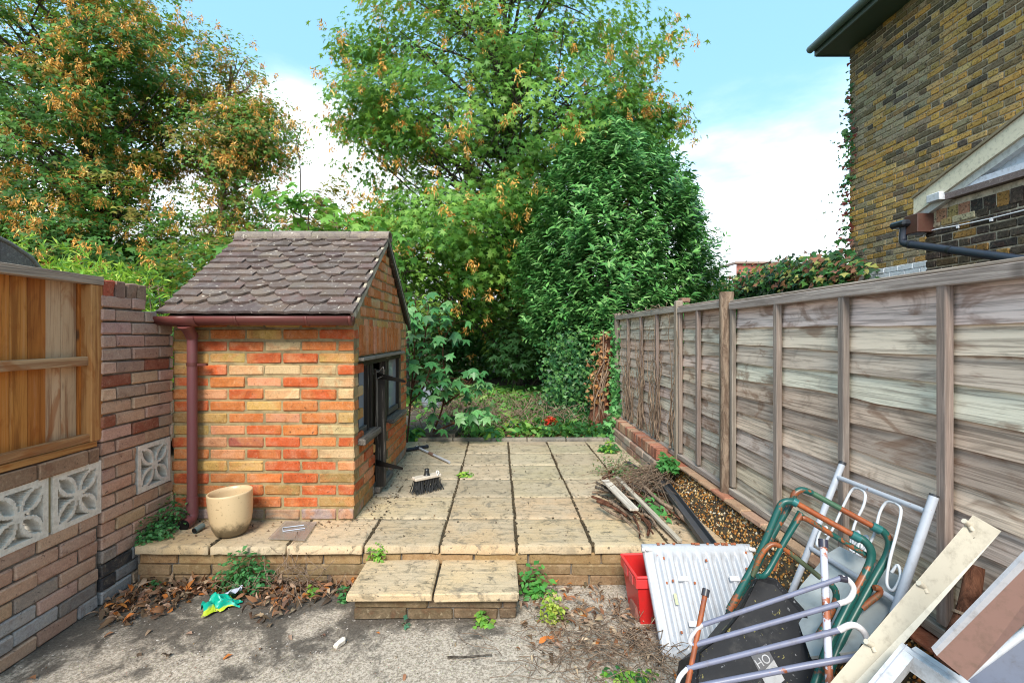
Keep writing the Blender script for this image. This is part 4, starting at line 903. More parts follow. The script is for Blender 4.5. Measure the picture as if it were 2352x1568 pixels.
GREEN = [(0.06, 0.19, 0.04), (0.11, 0.30, 0.05), (0.20, 0.42, 0.07), (0.33, 0.54, 0.10)]
def crown_points(ells, K, shell=.5, gap=.0, gscale=1.0):
    """K clump centres in a union of ellipsoids ((cx,cy,cz),(rx,ry,rz),weight), denser towards the surface, with holes"""
    out = []; ws = np.array([e[2] for e in ells], float); ws /= ws.sum(); ph = rng.uniform(0, 6, 3)
    while len(out) < K:
        e = ells[rng.choice(len(ells), p=ws)]; d = rng.normal(size=3); d /= np.linalg.norm(d); r = shell + (1 - shell) * rng.uniform() ** .7
        if rng.uniform() < .25: r = rng.uniform(.15, 1)
        r *= 1 + .13 * math.sin(d[0] * 5 + ph[0]) * math.sin(d[2] * 6 + ph[1]) + rng.uniform(-.06, .06)
        p = np.array(e[0]) + d * np.array(e[1]) * r
        g = math.sin(p[0] * 2.1 * gscale + ph[0]) + math.sin(p[1] * 1.9 * gscale + ph[1]) + math.sin(p[2] * 2.6 * gscale + ph[2])
        if g < -1.5 + gap * 2 and rng.uniform() < gap + .25: continue
        out.append(np.concatenate([p, d]))
    return np.array(out)
def tree(name, label, cat, base, ells, K, M, leafsize, tmpl, pal, palp, trunk_r, trunk_pts, mat='leaf', bark='bark', seeds=0, seedsize=.05, group=None, clump=(.38, .38, .15), shell=.5, gap=.2, limbs=40, seedpal=((0.85, 0.45, 0.10), (0.90, 0.58, 0.20), (0.66, 0.30, 0.07)), upn=1.0, gscale=1.0):
    org = Vector(base); t = empty(name, org, label=label, cat=cat); 
    if group: t['group'] = group
    cp = crown_points(ells, K, shell, gap, gscale); C, D = cp[:, :3], cp[:, 3:]
    # trunk and limbs
    m = MB(); tp = [Vector(p) for p in trunk_pts]; m.tube([p - org for p in tp], [trunk_r, trunk_r * .8, trunk_r * .25], 10, sub=4); m.build('trunk', MATS[bark], t)
    m = MB(); cm = catmull(tp, 8); zs = [p.z for p in cm]
    for i in rng.choice(K, min(limbs, K), replace=False):
        c = Vector(C[i]); hz = c.z - (Vector((c.x, c.y, 0)) - Vector((tp[-1].x, tp[-1].y, 0))).length * rng.uniform(.5, 1.1)
        j = int(np.argmin([abs(z - hz) for z in zs])); a = cm[j]; mid = a.lerp(c, .5) + Vector((rng.uniform(-.15, .15), rng.uniform(-.15, .15), rng.uniform(-.1, .25)))
        r0 = trunk_r * rng.uniform(.16, .34); m.tube([q - org for q in (a, a.lerp(mid, .5), mid, c)], [r0, .006], 6, caps=False, sub=3)
        for _ in range(3):
            k = int(np.argmin(np.linalg.norm(C - np.array(mid) + rng.normal(0, .5, (1, 3)), axis=1))); m.tube([mid - org, (mid.lerp(Vector(C[k]), .5) + Vector((0, 0, .05))) - org, Vector(C[k]) - org], [r0 * .4, .004], 5, caps=False)
    m.build('branch', MATS[bark], t)
    # leaves
    off = rng.normal(size=(K, M, 3)) * np.array(clump) * .55; pos = (C[:, None] + off).reshape(-1, 3); dd = np.repeat(D, M, 0)
    nrm = np.array([0, -.25, upn * .8]) + dd * .95 + rng.normal(size=pos.shape) * .45; N = len(pos)
    hang = dd + rng.normal(size=pos.shape) * .6 + np.array([0, 0, -.5])
    cl = palette(pal, palp, K, .12).repeat(M, 0) * .5 + palette(pal, palp, N) * .5
    link('crown', leaf_mesh('crown', pos, nrm, leafsize * rng.uniform(.6, 1.2, N), tmpl, cl, mat, org, ydir=hang), t)
    if seeds:
        idx = rng.choice(K, seeds); c = C[idx] + D[idx] * .28 + rng.normal(size=(seeds, 3)) * .14; B = 28
        p = (c[:, None] + rng.normal(size=(seeds, B, 3)) * np.array([.42, .42, .62]) * seedsize * 1.0).reshape(-1, 3); n = rng.normal(size=p.shape); y = rng.normal(size=p.shape) * .5 + np.array([0, 0, -1])
        link('seed_clusters', leaf_mesh('seed_clusters', p, n, seedsize * rng.uniform(.7, 1.25, len(p)), ell4(.14, .1), palette(seedpal, [1, 1, .6], len(p)), 'dry', org, ydir=y), t, kind='stuff')
    return t
# the maple behind the patio
tree('maple_tree', 'tall maple full of tan seed bunches standing at the middle behind the patio', 'tree', (0.42, 9.6, 0),
     [((0.05, 9.3, 5.4), (3.0, 2.7, 4.3), 10), ((-0.75, 8.5, 2.9), (1.55, 1.5, 1.5), 2.0), ((-2.2, 9.2, 5.3), (1.0, 1.2, .8), .8), ((2.3, 9.3, 5.0), (1.0, 1.2, 1.0), .8), ((2.9, 9.2, 5.1), (.5, .5, .35), .2), ((-2.7, 9.2, 6.6), (.55, .5, .3), .2)],
     1150, 42, .135, star(5), GREEN, [2.2, 3, 2.6, 1.2], .15, [(.42, 9.6, -.1), (.40, 9.55, 1.6), (.25, 9.4, 3.6), (.1, 9.4, 8)], seeds=950, seedsize=.075, limbs=110, gap=.38, shell=.5)
tree('sycamore_tree', 'large sycamore with dark green leaves and many orange seed bunches filling the upper left', 'tree', (-10.2, 12.8, -.2),
     [((-12.0, 12.6, 6.6), (3.9, 3.2, 5.4), 5), ((-10.2, 12.0, 3.2), (3.2, 2.4, 2.0), 1.6), ((-9.2, 12.2, 7.6), (1.9, 1.8, 2.6), 1.2)], 1100, 54, .145, star(3, .42), [(0.03, 0.11, 0.03)] + GREEN[:3] + [(0.45, 0.25, 0.06)], [3, 3, 2.6, .9, .9], .24,
     [(-10.2, 12.8, -.2), (-10.3, 12.8, 2.2), (-10.7, 12.8, 5), (-11.2, 12.7, 10)], seeds=2300, seedsize=.095, limbs=130, gap=.36, shell=.45)
tree('birch_like_tree', 'thin airy tree with browning leaves and bare pale twigs right of the large sycamore', 'tree', (-7.6, 13.2, -.2),
     [((-7.5, 13.0, 6.0), (1.7, 1.7, 3.1), 2.0), ((-6.6, 13.0, 6.6), (1.1, 1.0, 1.3), .7), ((-7.6, 12.8, 3.0), (2.1, 1.8, 1.4), 1.5)], 520, 40, .125, star(3, .42), GREEN + [(0.42, 0.23, 0.06), (0.30, 0.18, 0.05)], [3, 2.5, 1.2, .2, 1.8, 1.2], .11,
     [(-7.6, 13.2, -.2), (-7.65, 13.2, 3), (-7.4, 13.1, 6), (-7.2, 13.0, 8.4)], bark='bark_pale', seeds=500, seedsize=.09, limbs=90, gap=.52, shell=.4)
tree('amber_tree', 'distant amber tinged tree rising behind the bright green sapling over the outhouse roof', 'tree', (-7.4, 20, 0), [((-7.4, 20, 5.0), (2.4, 2, 2.6), 1), ((-5.2, 20, 4.6), (1.6, 1.5, 2.4), .6)], 170, 34, .24, star(3, .42), [(0.30, 0.17, 0.04), (0.14, 0.17, 0.04), (0.38, 0.24, 0.06)], [2, 2, 1], .14, [(-7.4, 20, 0), (-7.4, 20, 3), (-7.3, 20, 6.5)], limbs=24, gap=.1)
tree('young_sycamore', 'bright fresh green young sycamore growing right behind the outhouse ridge', 'tree', (-2.5, 6.2, 0),
     [((-2.25, 6.1, 2.15), (.85, .7, .85), 3), ((-3.0, 6.0, 2.15), (.45, .5, .35), .8), ((-1.75, 6.2, 2.2), (.5, .6, .6), 1.2), ((-2.45, 6.0, 2.7), (.35, .4, .35), .5)], 120, 11, .155, star(5, .5, .35), [(0.10, 0.30, 0.05), (0.17, 0.42, 0.07), (0.28, 0.52, 0.10), (0.07, 0.2, 0.04)], [2, 2.6, 1.8, 1.2], .025, [(-2.5, 6.2, 0), (-2.45, 6.2, 1.2), (-2.4, 6.1, 2.8)], bark='bark_pale', limbs=26, clump=(.26, .26, .10), shell=.3)
tree('lime_green_shrub', 'pale lime green shrub glowing between the outhouse gable and the maple', 'shrub', (-1.5, 8.0, 0), [((-1.6, 8.2, 1.9), (.9, .8, .75), 1)], 60, 26, .10, star(3, .45), [(0.22, 0.42, 0.07), (0.30, 0.52, 0.10)], [1, 1], .03, [(-1.5, 8.0, 0), (-1.5, 8.0, 1), (-1.55, 8.1, 2)], limbs=10, clump=(.3, .3, .2))
def laurel():
    org = Vector((1.9, 7.5, 0)); t = empty('bay_laurel', org, label='big dense glossy dark green laurel bush rising behind the far end of the lapped fence', cat='bush')
    m = MB(); 
    for k in range(7): a = k * .9; m.tube([(0.05 * math.cos(a), .05 * math.sin(a), 0), (.25 * math.cos(a), .2 * math.sin(a), 1.2), (.7 * math.cos(a), .6 * math.sin(a), 2.5)], [.05, .02], 7, sub=3)
    m.build('trunk', MATS['bark'], t)
    K, M = 3100, 19; zs = []; C = []; D = []
    zt = np.array([.6, .95, 1.3, 1.95, 2.6, 3.2, 3.8, 4.2, 4.42]); rt = np.array([.80, 1.20, 1.38, 1.44, 1.40, 1.22, .88, .42, .05])
    ph = rng.uniform(0, 6, 4)
    while len(C) < K:
        z = rng.uniform(.6, 4.6); a = rng.uniform(0, 2 * math.pi); r = np.interp(z, zt, rt)
        if rng.uniform() > r / 1.5 + .1: continue
        rr = r * (1 + .10 * math.sin(a * 5 + z * 2.2 + ph[0]) + .07 * math.sin(a * 9 - z * 4 + ph[1])) * (rng.uniform(.80, 1.04) if rng.uniform() < .8 else rng.uniform(.4, .85))
        cx = -.08 + .12 * (z - 2) * (-.3); C.append((1.90 + cx + math.cos(a) * rr, 7.5 + math.sin(a) * rr * .85, z)); D.append((math.cos(a), math.sin(a), 0))
    C = np.array(C); D = np.array(D); ax = D * .75 + np.array([0, 0, .85]) + rng.normal(size=C.shape) * .28; ax /= np.linalg.norm(ax, axis=1, keepdims=True)
    tt = np.tile(np.linspace(0, 1, M), K)[:, None]; A = np.repeat(ax, M, 0); pos = np.repeat(C, M, 0) + A * (tt - .6) * .30
    rad = rng.normal(size=pos.shape); rad -= A * np.sum(rad * A, 1, keepdims=True); rad /= np.linalg.norm(rad, axis=1, keepdims=True); y = rad * (1.15 - .6 * tt) + A * (.45 + .7 * tt)
    nrm = A * 1.0 - rad * .45 + np.array([0, 0, .25]); N = len(pos)
    cl = palette([(0.055, 0.18, 0.045), (0.09, 0.27, 0.065), (0.16, 0.38, 0.10), (0.27, 0.50, 0.17)], [2, 3, 3, 1.4], N)
    link('crown', leaf_mesh('crown', pos, nrm, .115 * rng.uniform(.7, 1.15, N), ell(.155, .15, .12), cl, 'gloss_leaf', org, ydir=y), t)
laurel()
def blob(name, label, cat, center, rad, n, size, tmpl, pal, pp, mat='leaf', kind=None, group=None, flat=.3, up=1.0, shell=0.0, floor=None, org=None, lean=(0, 0, 0)):
    c = np.array(center, float); d = rng.normal(size=(n, 3)); d /= np.linalg.norm(d, axis=1, keepdims=True); r = (shell + (1 - shell) * rng.uniform(0, 1, (n, 1)) ** .5)
    pos = c + d * r * np.array(rad); 
    if floor is not None: pos[:, 2] = np.maximum(pos[:, 2], floor + rng.uniform(.003, .03, n))
    nrm = d * .8 + np.array([0, 0, up]) + rng.normal(size=pos.shape) * .4; o = Vector(center) if org is None else Vector(org)
    me = leaf_mesh(name, pos, nrm, size * rng.uniform(.55, 1.25, n), tmpl, palette(pal, pp, n), mat, o)
    ob = link(name, me, None, loc=o); return tag(ob, label, cat, group, kind)
DG = [(0.03, 0.11, 0.03), (0.05, 0.16, 0.04), (0.09, 0.23, 0.05)]
# undergrowth behind the patio
blob('undergrowth', None, None, (-1.2, 12.2, 1.2), (3.4, 1.0, 2.3), 15000, .15, star(3, .45), DG, [2, 2, 1], kind='stuff')
blob('undergrowth', None, None, (2.6, 10.9, 1.2), (2.9, 1.0, 2.2), 14000, .13, star(3, .45), DG, [2, 2, 1], kind='stuff')
blob('undergrowth', None, None, (-5.2, 9.8, 1.0), (2.8, 1.4, 2.3), 12000, .15, star(3, .45), DG, [2, 2, 1], kind='stuff')
blob('undergrowth', None, None, (-13.0, 14.2, 1.4), (8.5, 1.2, 2.8), 22000, .2, star(3, .45), DG, [2, 2, 1], kind='stuff')
blob('undergrowth', None, None, (9, 16, .4), (6, 1.4, 2.2), 7000, .2, star(3, .45), DG, [2, 2, 1], kind='stuff')
blob('maple_saplings', 'dark leafy maple suckers clustered round the foot of the maple trunk', 'sapling', (.45, 8.6, .95), (.75, .6, .62), 900, .16, star(5), [(0.03, 0.10, 0.035), (0.05, 0.14, 0.05)], [1, 1], shell=.3)
def ivy(name, label, cat, pts, spread, n, size=.06, pal=((0.025, 0.10, 0.035), (0.05, 0.16, 0.045), (0.11, 0.26, 0.07)), kind=None, face=(0, -1, .3), extra=None):
    P_ = np.array([tuple(p) for p in pts]); seg = rng.integers(0, len(P_) - 1, n); t = rng.uniform(0, 1, (n, 1)); pos = P_[seg] * (1 - t) + P_[seg + 1] * t + rng.normal(size=(n, 3)) * np.array(spread)
    nrm = np.array(face) + rng.normal(size=pos.shape) * .55; y = np.array([0, 0, -1.0]) + rng.normal(size=pos.shape) * .5; o = Vector(P_[0])
    ob = link(name, leaf_mesh(name, pos, nrm, size * rng.uniform(.6, 1.3, n), star(3, .5, .1), palette(pal, [1] * len(pal), n), 'gloss_leaf', o, ydir=y), None, loc=o); return tag(ob, label, cat, kind=kind)
ivy('ivy_mass', 'thick curtain of dark ivy hanging down beside the dead stump', 'ivy', [P(1305, 760, 6.9), P(1300, 850, 6.8), P(1290, 940, 6.5), P(1330, 800, 6.8), P(1320, 900, 6.6)], (.17, .16, .22), 3200, .062)
ivy('ivy_spill', 'fresh ivy trailing down over the far corner post of the lapped fence', 'ivy', [P(1420, 755, 5.75), P(1415, 850, 5.75), P(1414, 960, 5.6), P(1405, 1010, 5.3)], (.035, .06, .09), 900, .062, ((0.05, 0.2, 0.05), (0.10, 0.30, 0.08), (0.16, 0.38, 0.12)))
ivy('wall_creeper', 'mixed green and reddening creeper heaped along the top of the boundary wall', 'creeper', [(5.0, 6.95, 2.05), (5.0, 7.6, 2.15), (5.05, 8.6, 2.2), (5.1, 10, 2.2), (5.1, 12.4, 2.1)], (.13, .2, .13), 4200, .11, ((0.05, 0.16, 0.04), (0.10, 0.26, 0.06), (0.03, 0.09, 0.03), (0.34, 0.36, 0.10), (0.30, 0.14, 0.08)), face=(-1, -.3, .6))
ivy('wall_creeper', 'dark green creeper hanging down the face of the boundary wall behind the fence', 'creeper', [(4.95, 8.2, 1.7), (4.95, 10, 1.6), (4.95, 12.4, 1.6)], (.05, .3, .26), 4200, .10, ((0.05, 0.13, 0.04), (0.03, 0.09, 0.03), (0.09, 0.2, 0.06)), face=(-1, -.3, .3))
ivy('house_creeper', 'sparse creeper climbing the far corner of the yellow brick house', 'creeper', [(5.15, 7.16, 2.2), (5.15, 7.15, 3.0), (5.14, 7.1, 3.9), (5.15, 7.1, 4.6)], (.035, .05, .25), 330, .07, ((0.05, 0.15, 0.05), (0.12, 0.28, 0.08), (0.25, 0.06, 0.05)), face=(-1, -.5, .2))
def creeper_sprays():
    pts = []
    for (x, y) in ((1935, 300), (1930, 345), (1925, 370), (1940, 380), (1910, 440), (1900, 470), (1893, 500), (1935, 500), (1942, 550), (1938, 460), (1920, 330)): pts.append(P(x, y, 7.2))
    p = np.repeat(np.array([tuple(q) for q in pts]), 5, 0) + rng.normal(size=(len(pts) * 5, 3)) * .05; o = Vector(p[0])
    ob = link('hanging_sprays', leaf_mesh('hanging_sprays', p, rng.normal(size=p.shape), .045 * rng.uniform(.6, 1.3, len(p)), ell4(.25), palette([(0.05, 0.12, 0.04)], [1], len(p)), 'leaf', o), None, loc=o); tag(ob, 'thin hanging creeper sprays against the sky left of the yellow brick house', 'creeper', kind='stuff')
creeper_sprays()
def bamboo():
    org = Vector((-2.8, 3.4, 0)); t = empty('feathery_shrub', org, label='bright yellow green feathery shrub spilling above the stepped pink brick wall', cat='shrub'); C = []; 
    for k in range(150):
        x = rng.uniform(-3.25, -2.30); top = np.interp(x, [-3.25, -3.0, -2.75, -2.45, -2.3], [1.80, 1.78, 1.64, 1.60, 1.30]); C.append((x, rng.uniform(3.15, 3.6), top - rng.uniform(0, .5)))
    C = np.array(C); M = 22; ax = np.stack([rng.normal(.25, .6, 150), rng.normal(-.3, .4, 150), rng.uniform(.2, 1, 150)], 1); ax /= np.linalg.norm(ax, axis=1, keepdims=True)
    A = np.repeat(ax, M, 0); tt = np.tile(np.linspace(-1, .6, M), 150)[:, None]; pos = np.repeat(C, M, 0) + A * tt * .11; r = rng.normal(size=pos.shape); y = A + r * .5; N = len(pos)
    link('crown', leaf_mesh('crown', pos, rng.normal(size=pos.shape) + np.array([0, -.4, .8]), .075 * rng.uniform(.7, 1.2, N), ell4(.10, .15), palette([(0.36, 0.56, 0.06), (0.22, 0.46, 0.06), (0.50, 0.62, 0.12), (0.10, 0.26, 0.04)], [2, 2, 1, 1], N), 'leaf', org, ydir=y), t)
    m = MB(); [m.tube([(rng.uniform(-.4, .4), 0, -.2), (rng.uniform(-.45, .45), 0, 1.1), (rng.uniform(-.5, .5), 0, 1.5)], [.008, .003], 5, sub=2) for _ in range(14)]; m.build('stem', MATS['bark_pale'], t)
bamboo()
def ash_sprout():
    b = P(690, 400, 7.0); t = empty('ash_sprout', b - Vector((0, 0, 2.2)), label='thin ash shoot with paired leaflets sticking up against the sky above the outhouse', cat='sapling'); org = Vector(t.location); m = MB()
    m.tube([Vector((0, 0, 0)), Vector((0, 0, 2.2)), P(684, 350, 7) - org, P(680, 310, 7) - org], [.01, .004], 6, sub=3); m.build('stem', MATS['bark'], t); p, y = [], []
    for (sx, sy, dx, dy) in ((684, 348, -30, -8), (684, 348, 34, -10), (680, 318, -14, -14), (680, 318, 12, -18), (686, 375, -34, 3), (686, 378, 30, -4), (688, 398, -30, -2)):
        for k in range(5):
            f = (k + 1) / 5; q = P(sx + dx * f, sy + dy * f - 2, 7.0)
            for s_ in (-1, 1): p.append(q); y.append((dx * .01 + s_ * .1, -.2, s_ * .6 - dy * .02))
    p = np.array([tuple(q) for q in p]); link('leaflets', leaf_mesh('leaflets', p, rng.normal(size=p.shape) * .3 + np.array([0, -1, .6]), .055, ell4(.2), palette([(0.05, 0.12, 0.03)], [1], len(p)), 'leaf', org, ydir=np.array(y)), t, kind='stuff')
ash_sprout()
def stump():
    a, b = P(1366, 985, 5.85), P(1402, 775, 6.0); a.z = 0.0; t = empty('dead_stump', a, label='leaning dead trunk clad in brown dead ivy between the ivy curtain and the fence', cat='dead trunk'); m = MB(); m.tube([Vector((0, 0, 0)), (b - a) * .5 + Vector((.03, 0, 0)), b - a], [.11, .10, .12], 12, sub=4); m.build('trunk', MATS['bark_red'], t)
    m = MB(); rr = random.Random(8)
    for k in range(9): p = (b - a) * rr.uniform(.05, .6) + Vector((rr.uniform(-.08, .08), -.09, 0)); m.tube([p, p + Vector((rr.uniform(-.06, .1), -.02, .3)), p + Vector((rr.uniform(-.04, .14), -.0, .6))], .008, 5, sub=2)
    m.build('vine', MATS['bark_pale'], t); n = 700; tt = rng.uniform(.3, 1.05, (n, 1)); pos = np.array(a) + tt * np.array(b - a) + rng.normal(size=(n, 3)) * np.array([.09, .05, .05]) + np.array([0, -.07, 0])
    link('dead_leaves', leaf_mesh('dead_leaves', pos, rng.normal(size=pos.shape) + np.array([0, -1, .3]), .06 * rng.uniform(.6, 1.2, n), star(3, .5), palette([(0.42, 0.2, 0.08), (0.28, 0.14, 0.07), (0.5, 0.3, 0.16)], [1, 1, 1], n), 'dry', a), t, kind='stuff')
stump()
# saplings beside the outhouse: every leaf its own piece
def sap_leaf_mesh(k):
    v, f = star(5, .55 if k % 2 else .48, .3 + .1 * k, k); me = np_mesh('leaf', v, f, MATS['sapling_leaf']); return me
SAPL = [sap_leaf_mesh(k) for k in range(4)]
def sapling(label, stems, nleaf, zlo, szr, seed):
    rr = random.Random(seed); b = Vector(stems[0][0]); t = empty('sycamore_sapling', b, label=label, cat='sapling', group='sycamore saplings beside the outhouse'); br = MB()
    for st in stems:
        m = MB(); m.tube([Vector(p) - b for p in st], [.011, .004], 7, sub=4); m.build('stem', MATS['bark_red'], t)
    curve = [catmull([Vector(p) for p in st], 8) for st in stems]
    for i in range(nleaf):
        c = curve[i % len(curve)]; j = int(len(c) * (zlo + (1 - zlo) * rr.random())); j = min(j, len(c) - 1); a = c[j]; az = rr.uniform(0, 6.28); L = rr.uniform(.08, .34) * (1.1 - .45 * j / len(c))
        e = a + Vector((math.cos(az) * L, math.sin(az) * L, rr.uniform(-.02, .12))); br.tube([a - b, (a.lerp(e, .5) + Vector((0, 0, .02))) - b, e - b], .0022, 4, caps=False)
        o = link('leaf', SAPL[i % 4], t, loc=e - b, color=vary(rr.choice([(0.08, 0.28, 0.08), (0.13, 0.38, 0.11), (0.06, 0.20, 0.06), (0.24, 0.48, 0.18)]), .15)); s = rr.uniform(*szr); o.scale = (s, s, s)
        n_ = (Vector((math.cos(az) * .3, math.sin(az) * .3 - .35, .8)) + Vector((rr.gauss(0, .25), rr.gauss(0, .25), rr.gauss(0, .2)))).normalized(); y_ = Vector((math.cos(az), math.sin(az), -.45)); y_ = (y_ - n_ * y_.dot(n_)).normalized(); x_ = y_.cross(n_)
        o.rotation_euler = Matrix((x_, y_, n_)).transposed().to_euler()
    br.build('leaf_stalks', MATS['bark_red'], t, kind='stuff')
sapling('leafy sycamore sapling with an upright dark stem right against the outhouse wall', [[P(935, 985, 5.2) * 1 - Vector((0, 0, P(935, 985, 5.2).z)), P(945, 900, 5.2), P(952, 800, 5.15), P(955, 690, 5.1)], [P(945, 900, 5.2), P(975, 780, 5.1), P(985, 700, 5.0)], [P(940, 930, 5.2), P(972, 890, 5.1), P(990, 840, 5.05)]], 110, .30, (.10, .19), 3)
sapling('leafy sycamore sapling with a leaning curved stem at the back edge of the patio', [[P(990, 1010, 5.45) - Vector((0, 0, P(990, 1010, 5.45).z)), P(1015, 940, 5.3), P(1022, 880, 5.2), P(1018, 790, 5.15), P(1045, 735, 5.1)], [P(1018, 930, 5.3), P(1060, 900, 5.1), P(1090, 862, 5.0)], [P(1000, 990, 5.35), P(1050, 970, 5.15), P(1100, 960, 5.0)]], 120, .22, (.10, .19), 5)
# ground cover and debris behind the patio
def scatter_flat(name, n, xr, yr, zf, size, tmpl, pal, pp, mat, up=2.0, dens=None, kind='stuff', zj=.02, nj=.5):
    x = rng.uniform(*xr, n * 3); y = rng.uniform(*yr, n * 3); k = np.ones(len(x), bool) if dens is None else rng.uniform(0, 1, len(x)) < dens(x, y); x, y = x[k][:n], y[k][:n]
    z = zf(x, y) + rng.uniform(0.003, zj, len(x)); pos = np.stack([x, y, z], 1); nrm = np.array([0, 0, up]) + rng.normal(size=pos.shape) * nj
    return link(name, leaf_mesh(name, pos, nrm, size * rng.uniform(.5, 1.3, len(x)), tmpl, palette(pal, pp, len(x), .3), mat), None, kind=kind)
gz_ = lambda x, y: -.015 + .10 * np.clip((y - 5.6) / 3, 0, 1)
pathmask = lambda x, y: np.where((x < -.35) & (y < 7.4), .12, 1.0)
scatter_flat('ground_cover', 4600, (-1.6, 1.5), (5.36, 9.5), gz_, .125, ell(.24, .1, .35), [(0.10, 0.30, 0.07), (0.17, 0.42, 0.09), (0.28, 0.52, 0.12), (0.06, 0.18, 0.04)], [2, 2, 1.4, 1], 'leaf', 1.2, pathmask, zj=.09, nj=.7)
scatter_flat('fallen_leaves', 3800, (-1.6, 1.5), (5.33, 9.5), gz_, .06, ell4(.3, .3), [(0.48, 0.21, 0.08), (0.32, 0.17, 0.09), (0.52, 0.36, 0.2), (0.2, 0.12, 0.07)], [1.3, 2, 1.3, 1.6], 'dry', 1.5, pathmask, zj=.05)
scatter_flat('ground_cover', 2600, (.5, 1.35), (5.36, 7.0), gz_, .06, star(3, .5, .1), [(0.03, 0.12, 0.04), (0.06, 0.2, 0.06)], [1, 1], 'leaf', 1.0, zj=.15, nj=.8)
def strands(name, label, cat, paths, r, mat, kind=None):
    m = MB(); o = Vector(paths[0][0])
    for p in paths: m.tube([Vector(q) - o for q in p], r, 4, caps=False)
    ob = m.build(name, MATS[mat], None, loc=o); return tag(ob, label, cat, kind=kind)
def wiggle(a, L, rr, k=4, up=.02, z0=None):
    p = [Vector(a)]; az = rr.uniform(0, 6.28)
    for i in range(k): az += rr.uniform(-.5, .5); q = p[-1] + Vector((math.cos(az) * L / k, math.sin(az) * L / k, rr.uniform(-up, up))); q.z = max(q.z, (z0 if z0 is not None else q.z)); p.append(q)
    return p
rr = random.Random(4)
strands('dry_stalks', None, None, [wiggle((rr.uniform(-.9, 1.1), rr.uniform(5.6, 7.6), .04 + rr.uniform(0, .14)), rr.uniform(.15, .45), rr, up=.09, z0=.01) for _ in range(600)], .0036, 'bark_pale', 'stuff')
strands('dry_stalks', None, None, [wiggle((rr.gauss(.40, .20), rr.gauss(2.10, .16), GZ + .015 + rr.uniform(0, .03)), rr.uniform(.08, .25), rr, up=.02, z0=GZ + .004) for _ in range(240)], .0014, 'bark_pale', 'stuff')
strands('dry_stalks', None, None, [wiggle((rr.gauss(.62, .09), rr.gauss(2.0, .08), GZ + .02 + rr.uniform(0, .05)), rr.uniform(.15, .32), rr, up=.035, z0=GZ + .004) for _ in range(46)], .0018, 'bark_pale', 'stuff')
strands('dry_stalks', None, None, [wiggle((rr.gauss(-1.12, .08), rr.gauss(2.52, .05), GZ + .02 + rr.uniform(0, .14)), rr.uniform(.1, .25), rr, up=.06, z0=GZ + .004) for _ in range(44)], .0016, 'bark_pale', 'stuff')
# litter in the yard
zy = lambda x, y: np.full_like(x, GZ)
LP = [(0.30, 0.15, 0.08), (0.20, 0.12, 0.08), (0.42, 0.29, 0.20), (0.12, 0.08, 0.055), (0.55, 0.19, 0.05)]
def d1(x, y): return np.clip(1.15 - (2.66 - y) / .17 * (1 + .5 * np.sin(x * 7)), 0.0, 1) * (1 - .9 * ((x > -.72) & (x < .12))) + .5 * (np.hypot(x + 1.8, (y - 2.5)) < .22)
scatter_flat('leaf_litter', 1300, (-1.98, .15), (2.25, 2.66), zy, .048, ell(.2, .3, .5), LP, [3, 3, 2, 2, .7], 'dry', 1.0, d1, zj=.04, nj=.9)
def d2(x, y): return np.exp(-((x - .42) / .28) ** 2 - ((y - 2.3) / .25) ** 2)
scatter_flat('leaf_litter', 420, (.1, 1.0), (1.8, 2.66), zy, .045, ell(.2, .3, .5), LP + [(0.55, 0.42, 0.3)], [2, 2, 3, 1, .6, 1.5], 'dry', 1.4, d2, zj=.03, nj=.7)
scatter_flat('leaf_litter', 60, (-1.95, 1.0), (1.35, 2.5), zy, .04, ell(.22, .3, .4), LP, [2, 1, 2, 1, 2], 'dry', 3, zj=.012, nj=.3)
scatter_flat('grit', 2600, (-1.9, 1.2), (1.3, 2.65), zy, .006, star(3, .6), [(0.1, 0.08, 0.06), (0.5, 0.45, 0.4), (0.25, 0.16, 0.1)], [2, 1, 1], 'dry', 1, zj=.005)
zp = lambda x, y: np.full_like(x, .002)
def d3(x, y): return np.where(x < -.74, np.exp(-np.abs(y - 2.97) / .09) * (x > -2) , 0) * (y < 3.0) + ((x > -.88) & (x < -.55)) * np.exp(-(x + .88) / .10) * (y > 3.0)
scatter_flat('patio_debris', 1200, (-1.95, -.5), (2.7, 5.2), zp, .018, ell4(.3, .3), [(0.09, 0.06, 0.04), (0.2, 0.12, 0.07), (0.3, 0.22, 0.14)], [3, 2, 1], 'dry', 1.5, d3, zj=.016)
scatter_flat('patio_debris', 260, (-.8, 1.2), (2.7, 5.1), zp, .016, ell4(.3, .3), [(0.09, 0.06, 0.04), (0.2, 0.12, 0.07)], [3, 2], 'dry', 3, zj=.008, nj=.3)
# small plants
def weed(label, base, rad, n, size, pal, tmpl=None, stems=6, group='weeds growing in the yard and patio joints'):
    b = Vector(base); t = empty('weed', b, label=label, cat='weed', group=group); d = rng.normal(size=(n, 3)); d[:, 2] = np.abs(d[:, 2]); d /= np.linalg.norm(d, axis=1, keepdims=True)
    pos = np.array(b) + d * rng.uniform(.2, 1, (n, 1)) * np.array(rad); nrm = d * .6 + np.array([0, -.2, .9]) + rng.normal(size=pos.shape) * .35
    link('leaves', leaf_mesh('leaves', pos, nrm, size * rng.uniform(.6, 1.3, n), tmpl or ell4(.33, .2), palette(pal, [1] * len(pal), n), 'leaf', b), t)
    m = MB(); 
    for k in rng.choice(n, min(stems, n)): q = Vector(pos[k]) - b; m.tube([(0, 0, 0), q * .5 + Vector((0, 0, rad[2] * .1)), q], .0018, 4, caps=False)
    m.build('stem', MATS['bark_pale'], t)
G1 = [(0.05, 0.2, 0.07), (0.09, 0.3, 0.1), (0.04, 0.14, 0.05)]; G2 = [(0.2, 0.45, 0.06), (0.36, 0.58, 0.08), (0.14, 0.34, 0.06)]; G3 = [(0.40, 0.50, 0.06), (0.24, 0.40, 0.06), (0.52, 0.60, 0.12)]
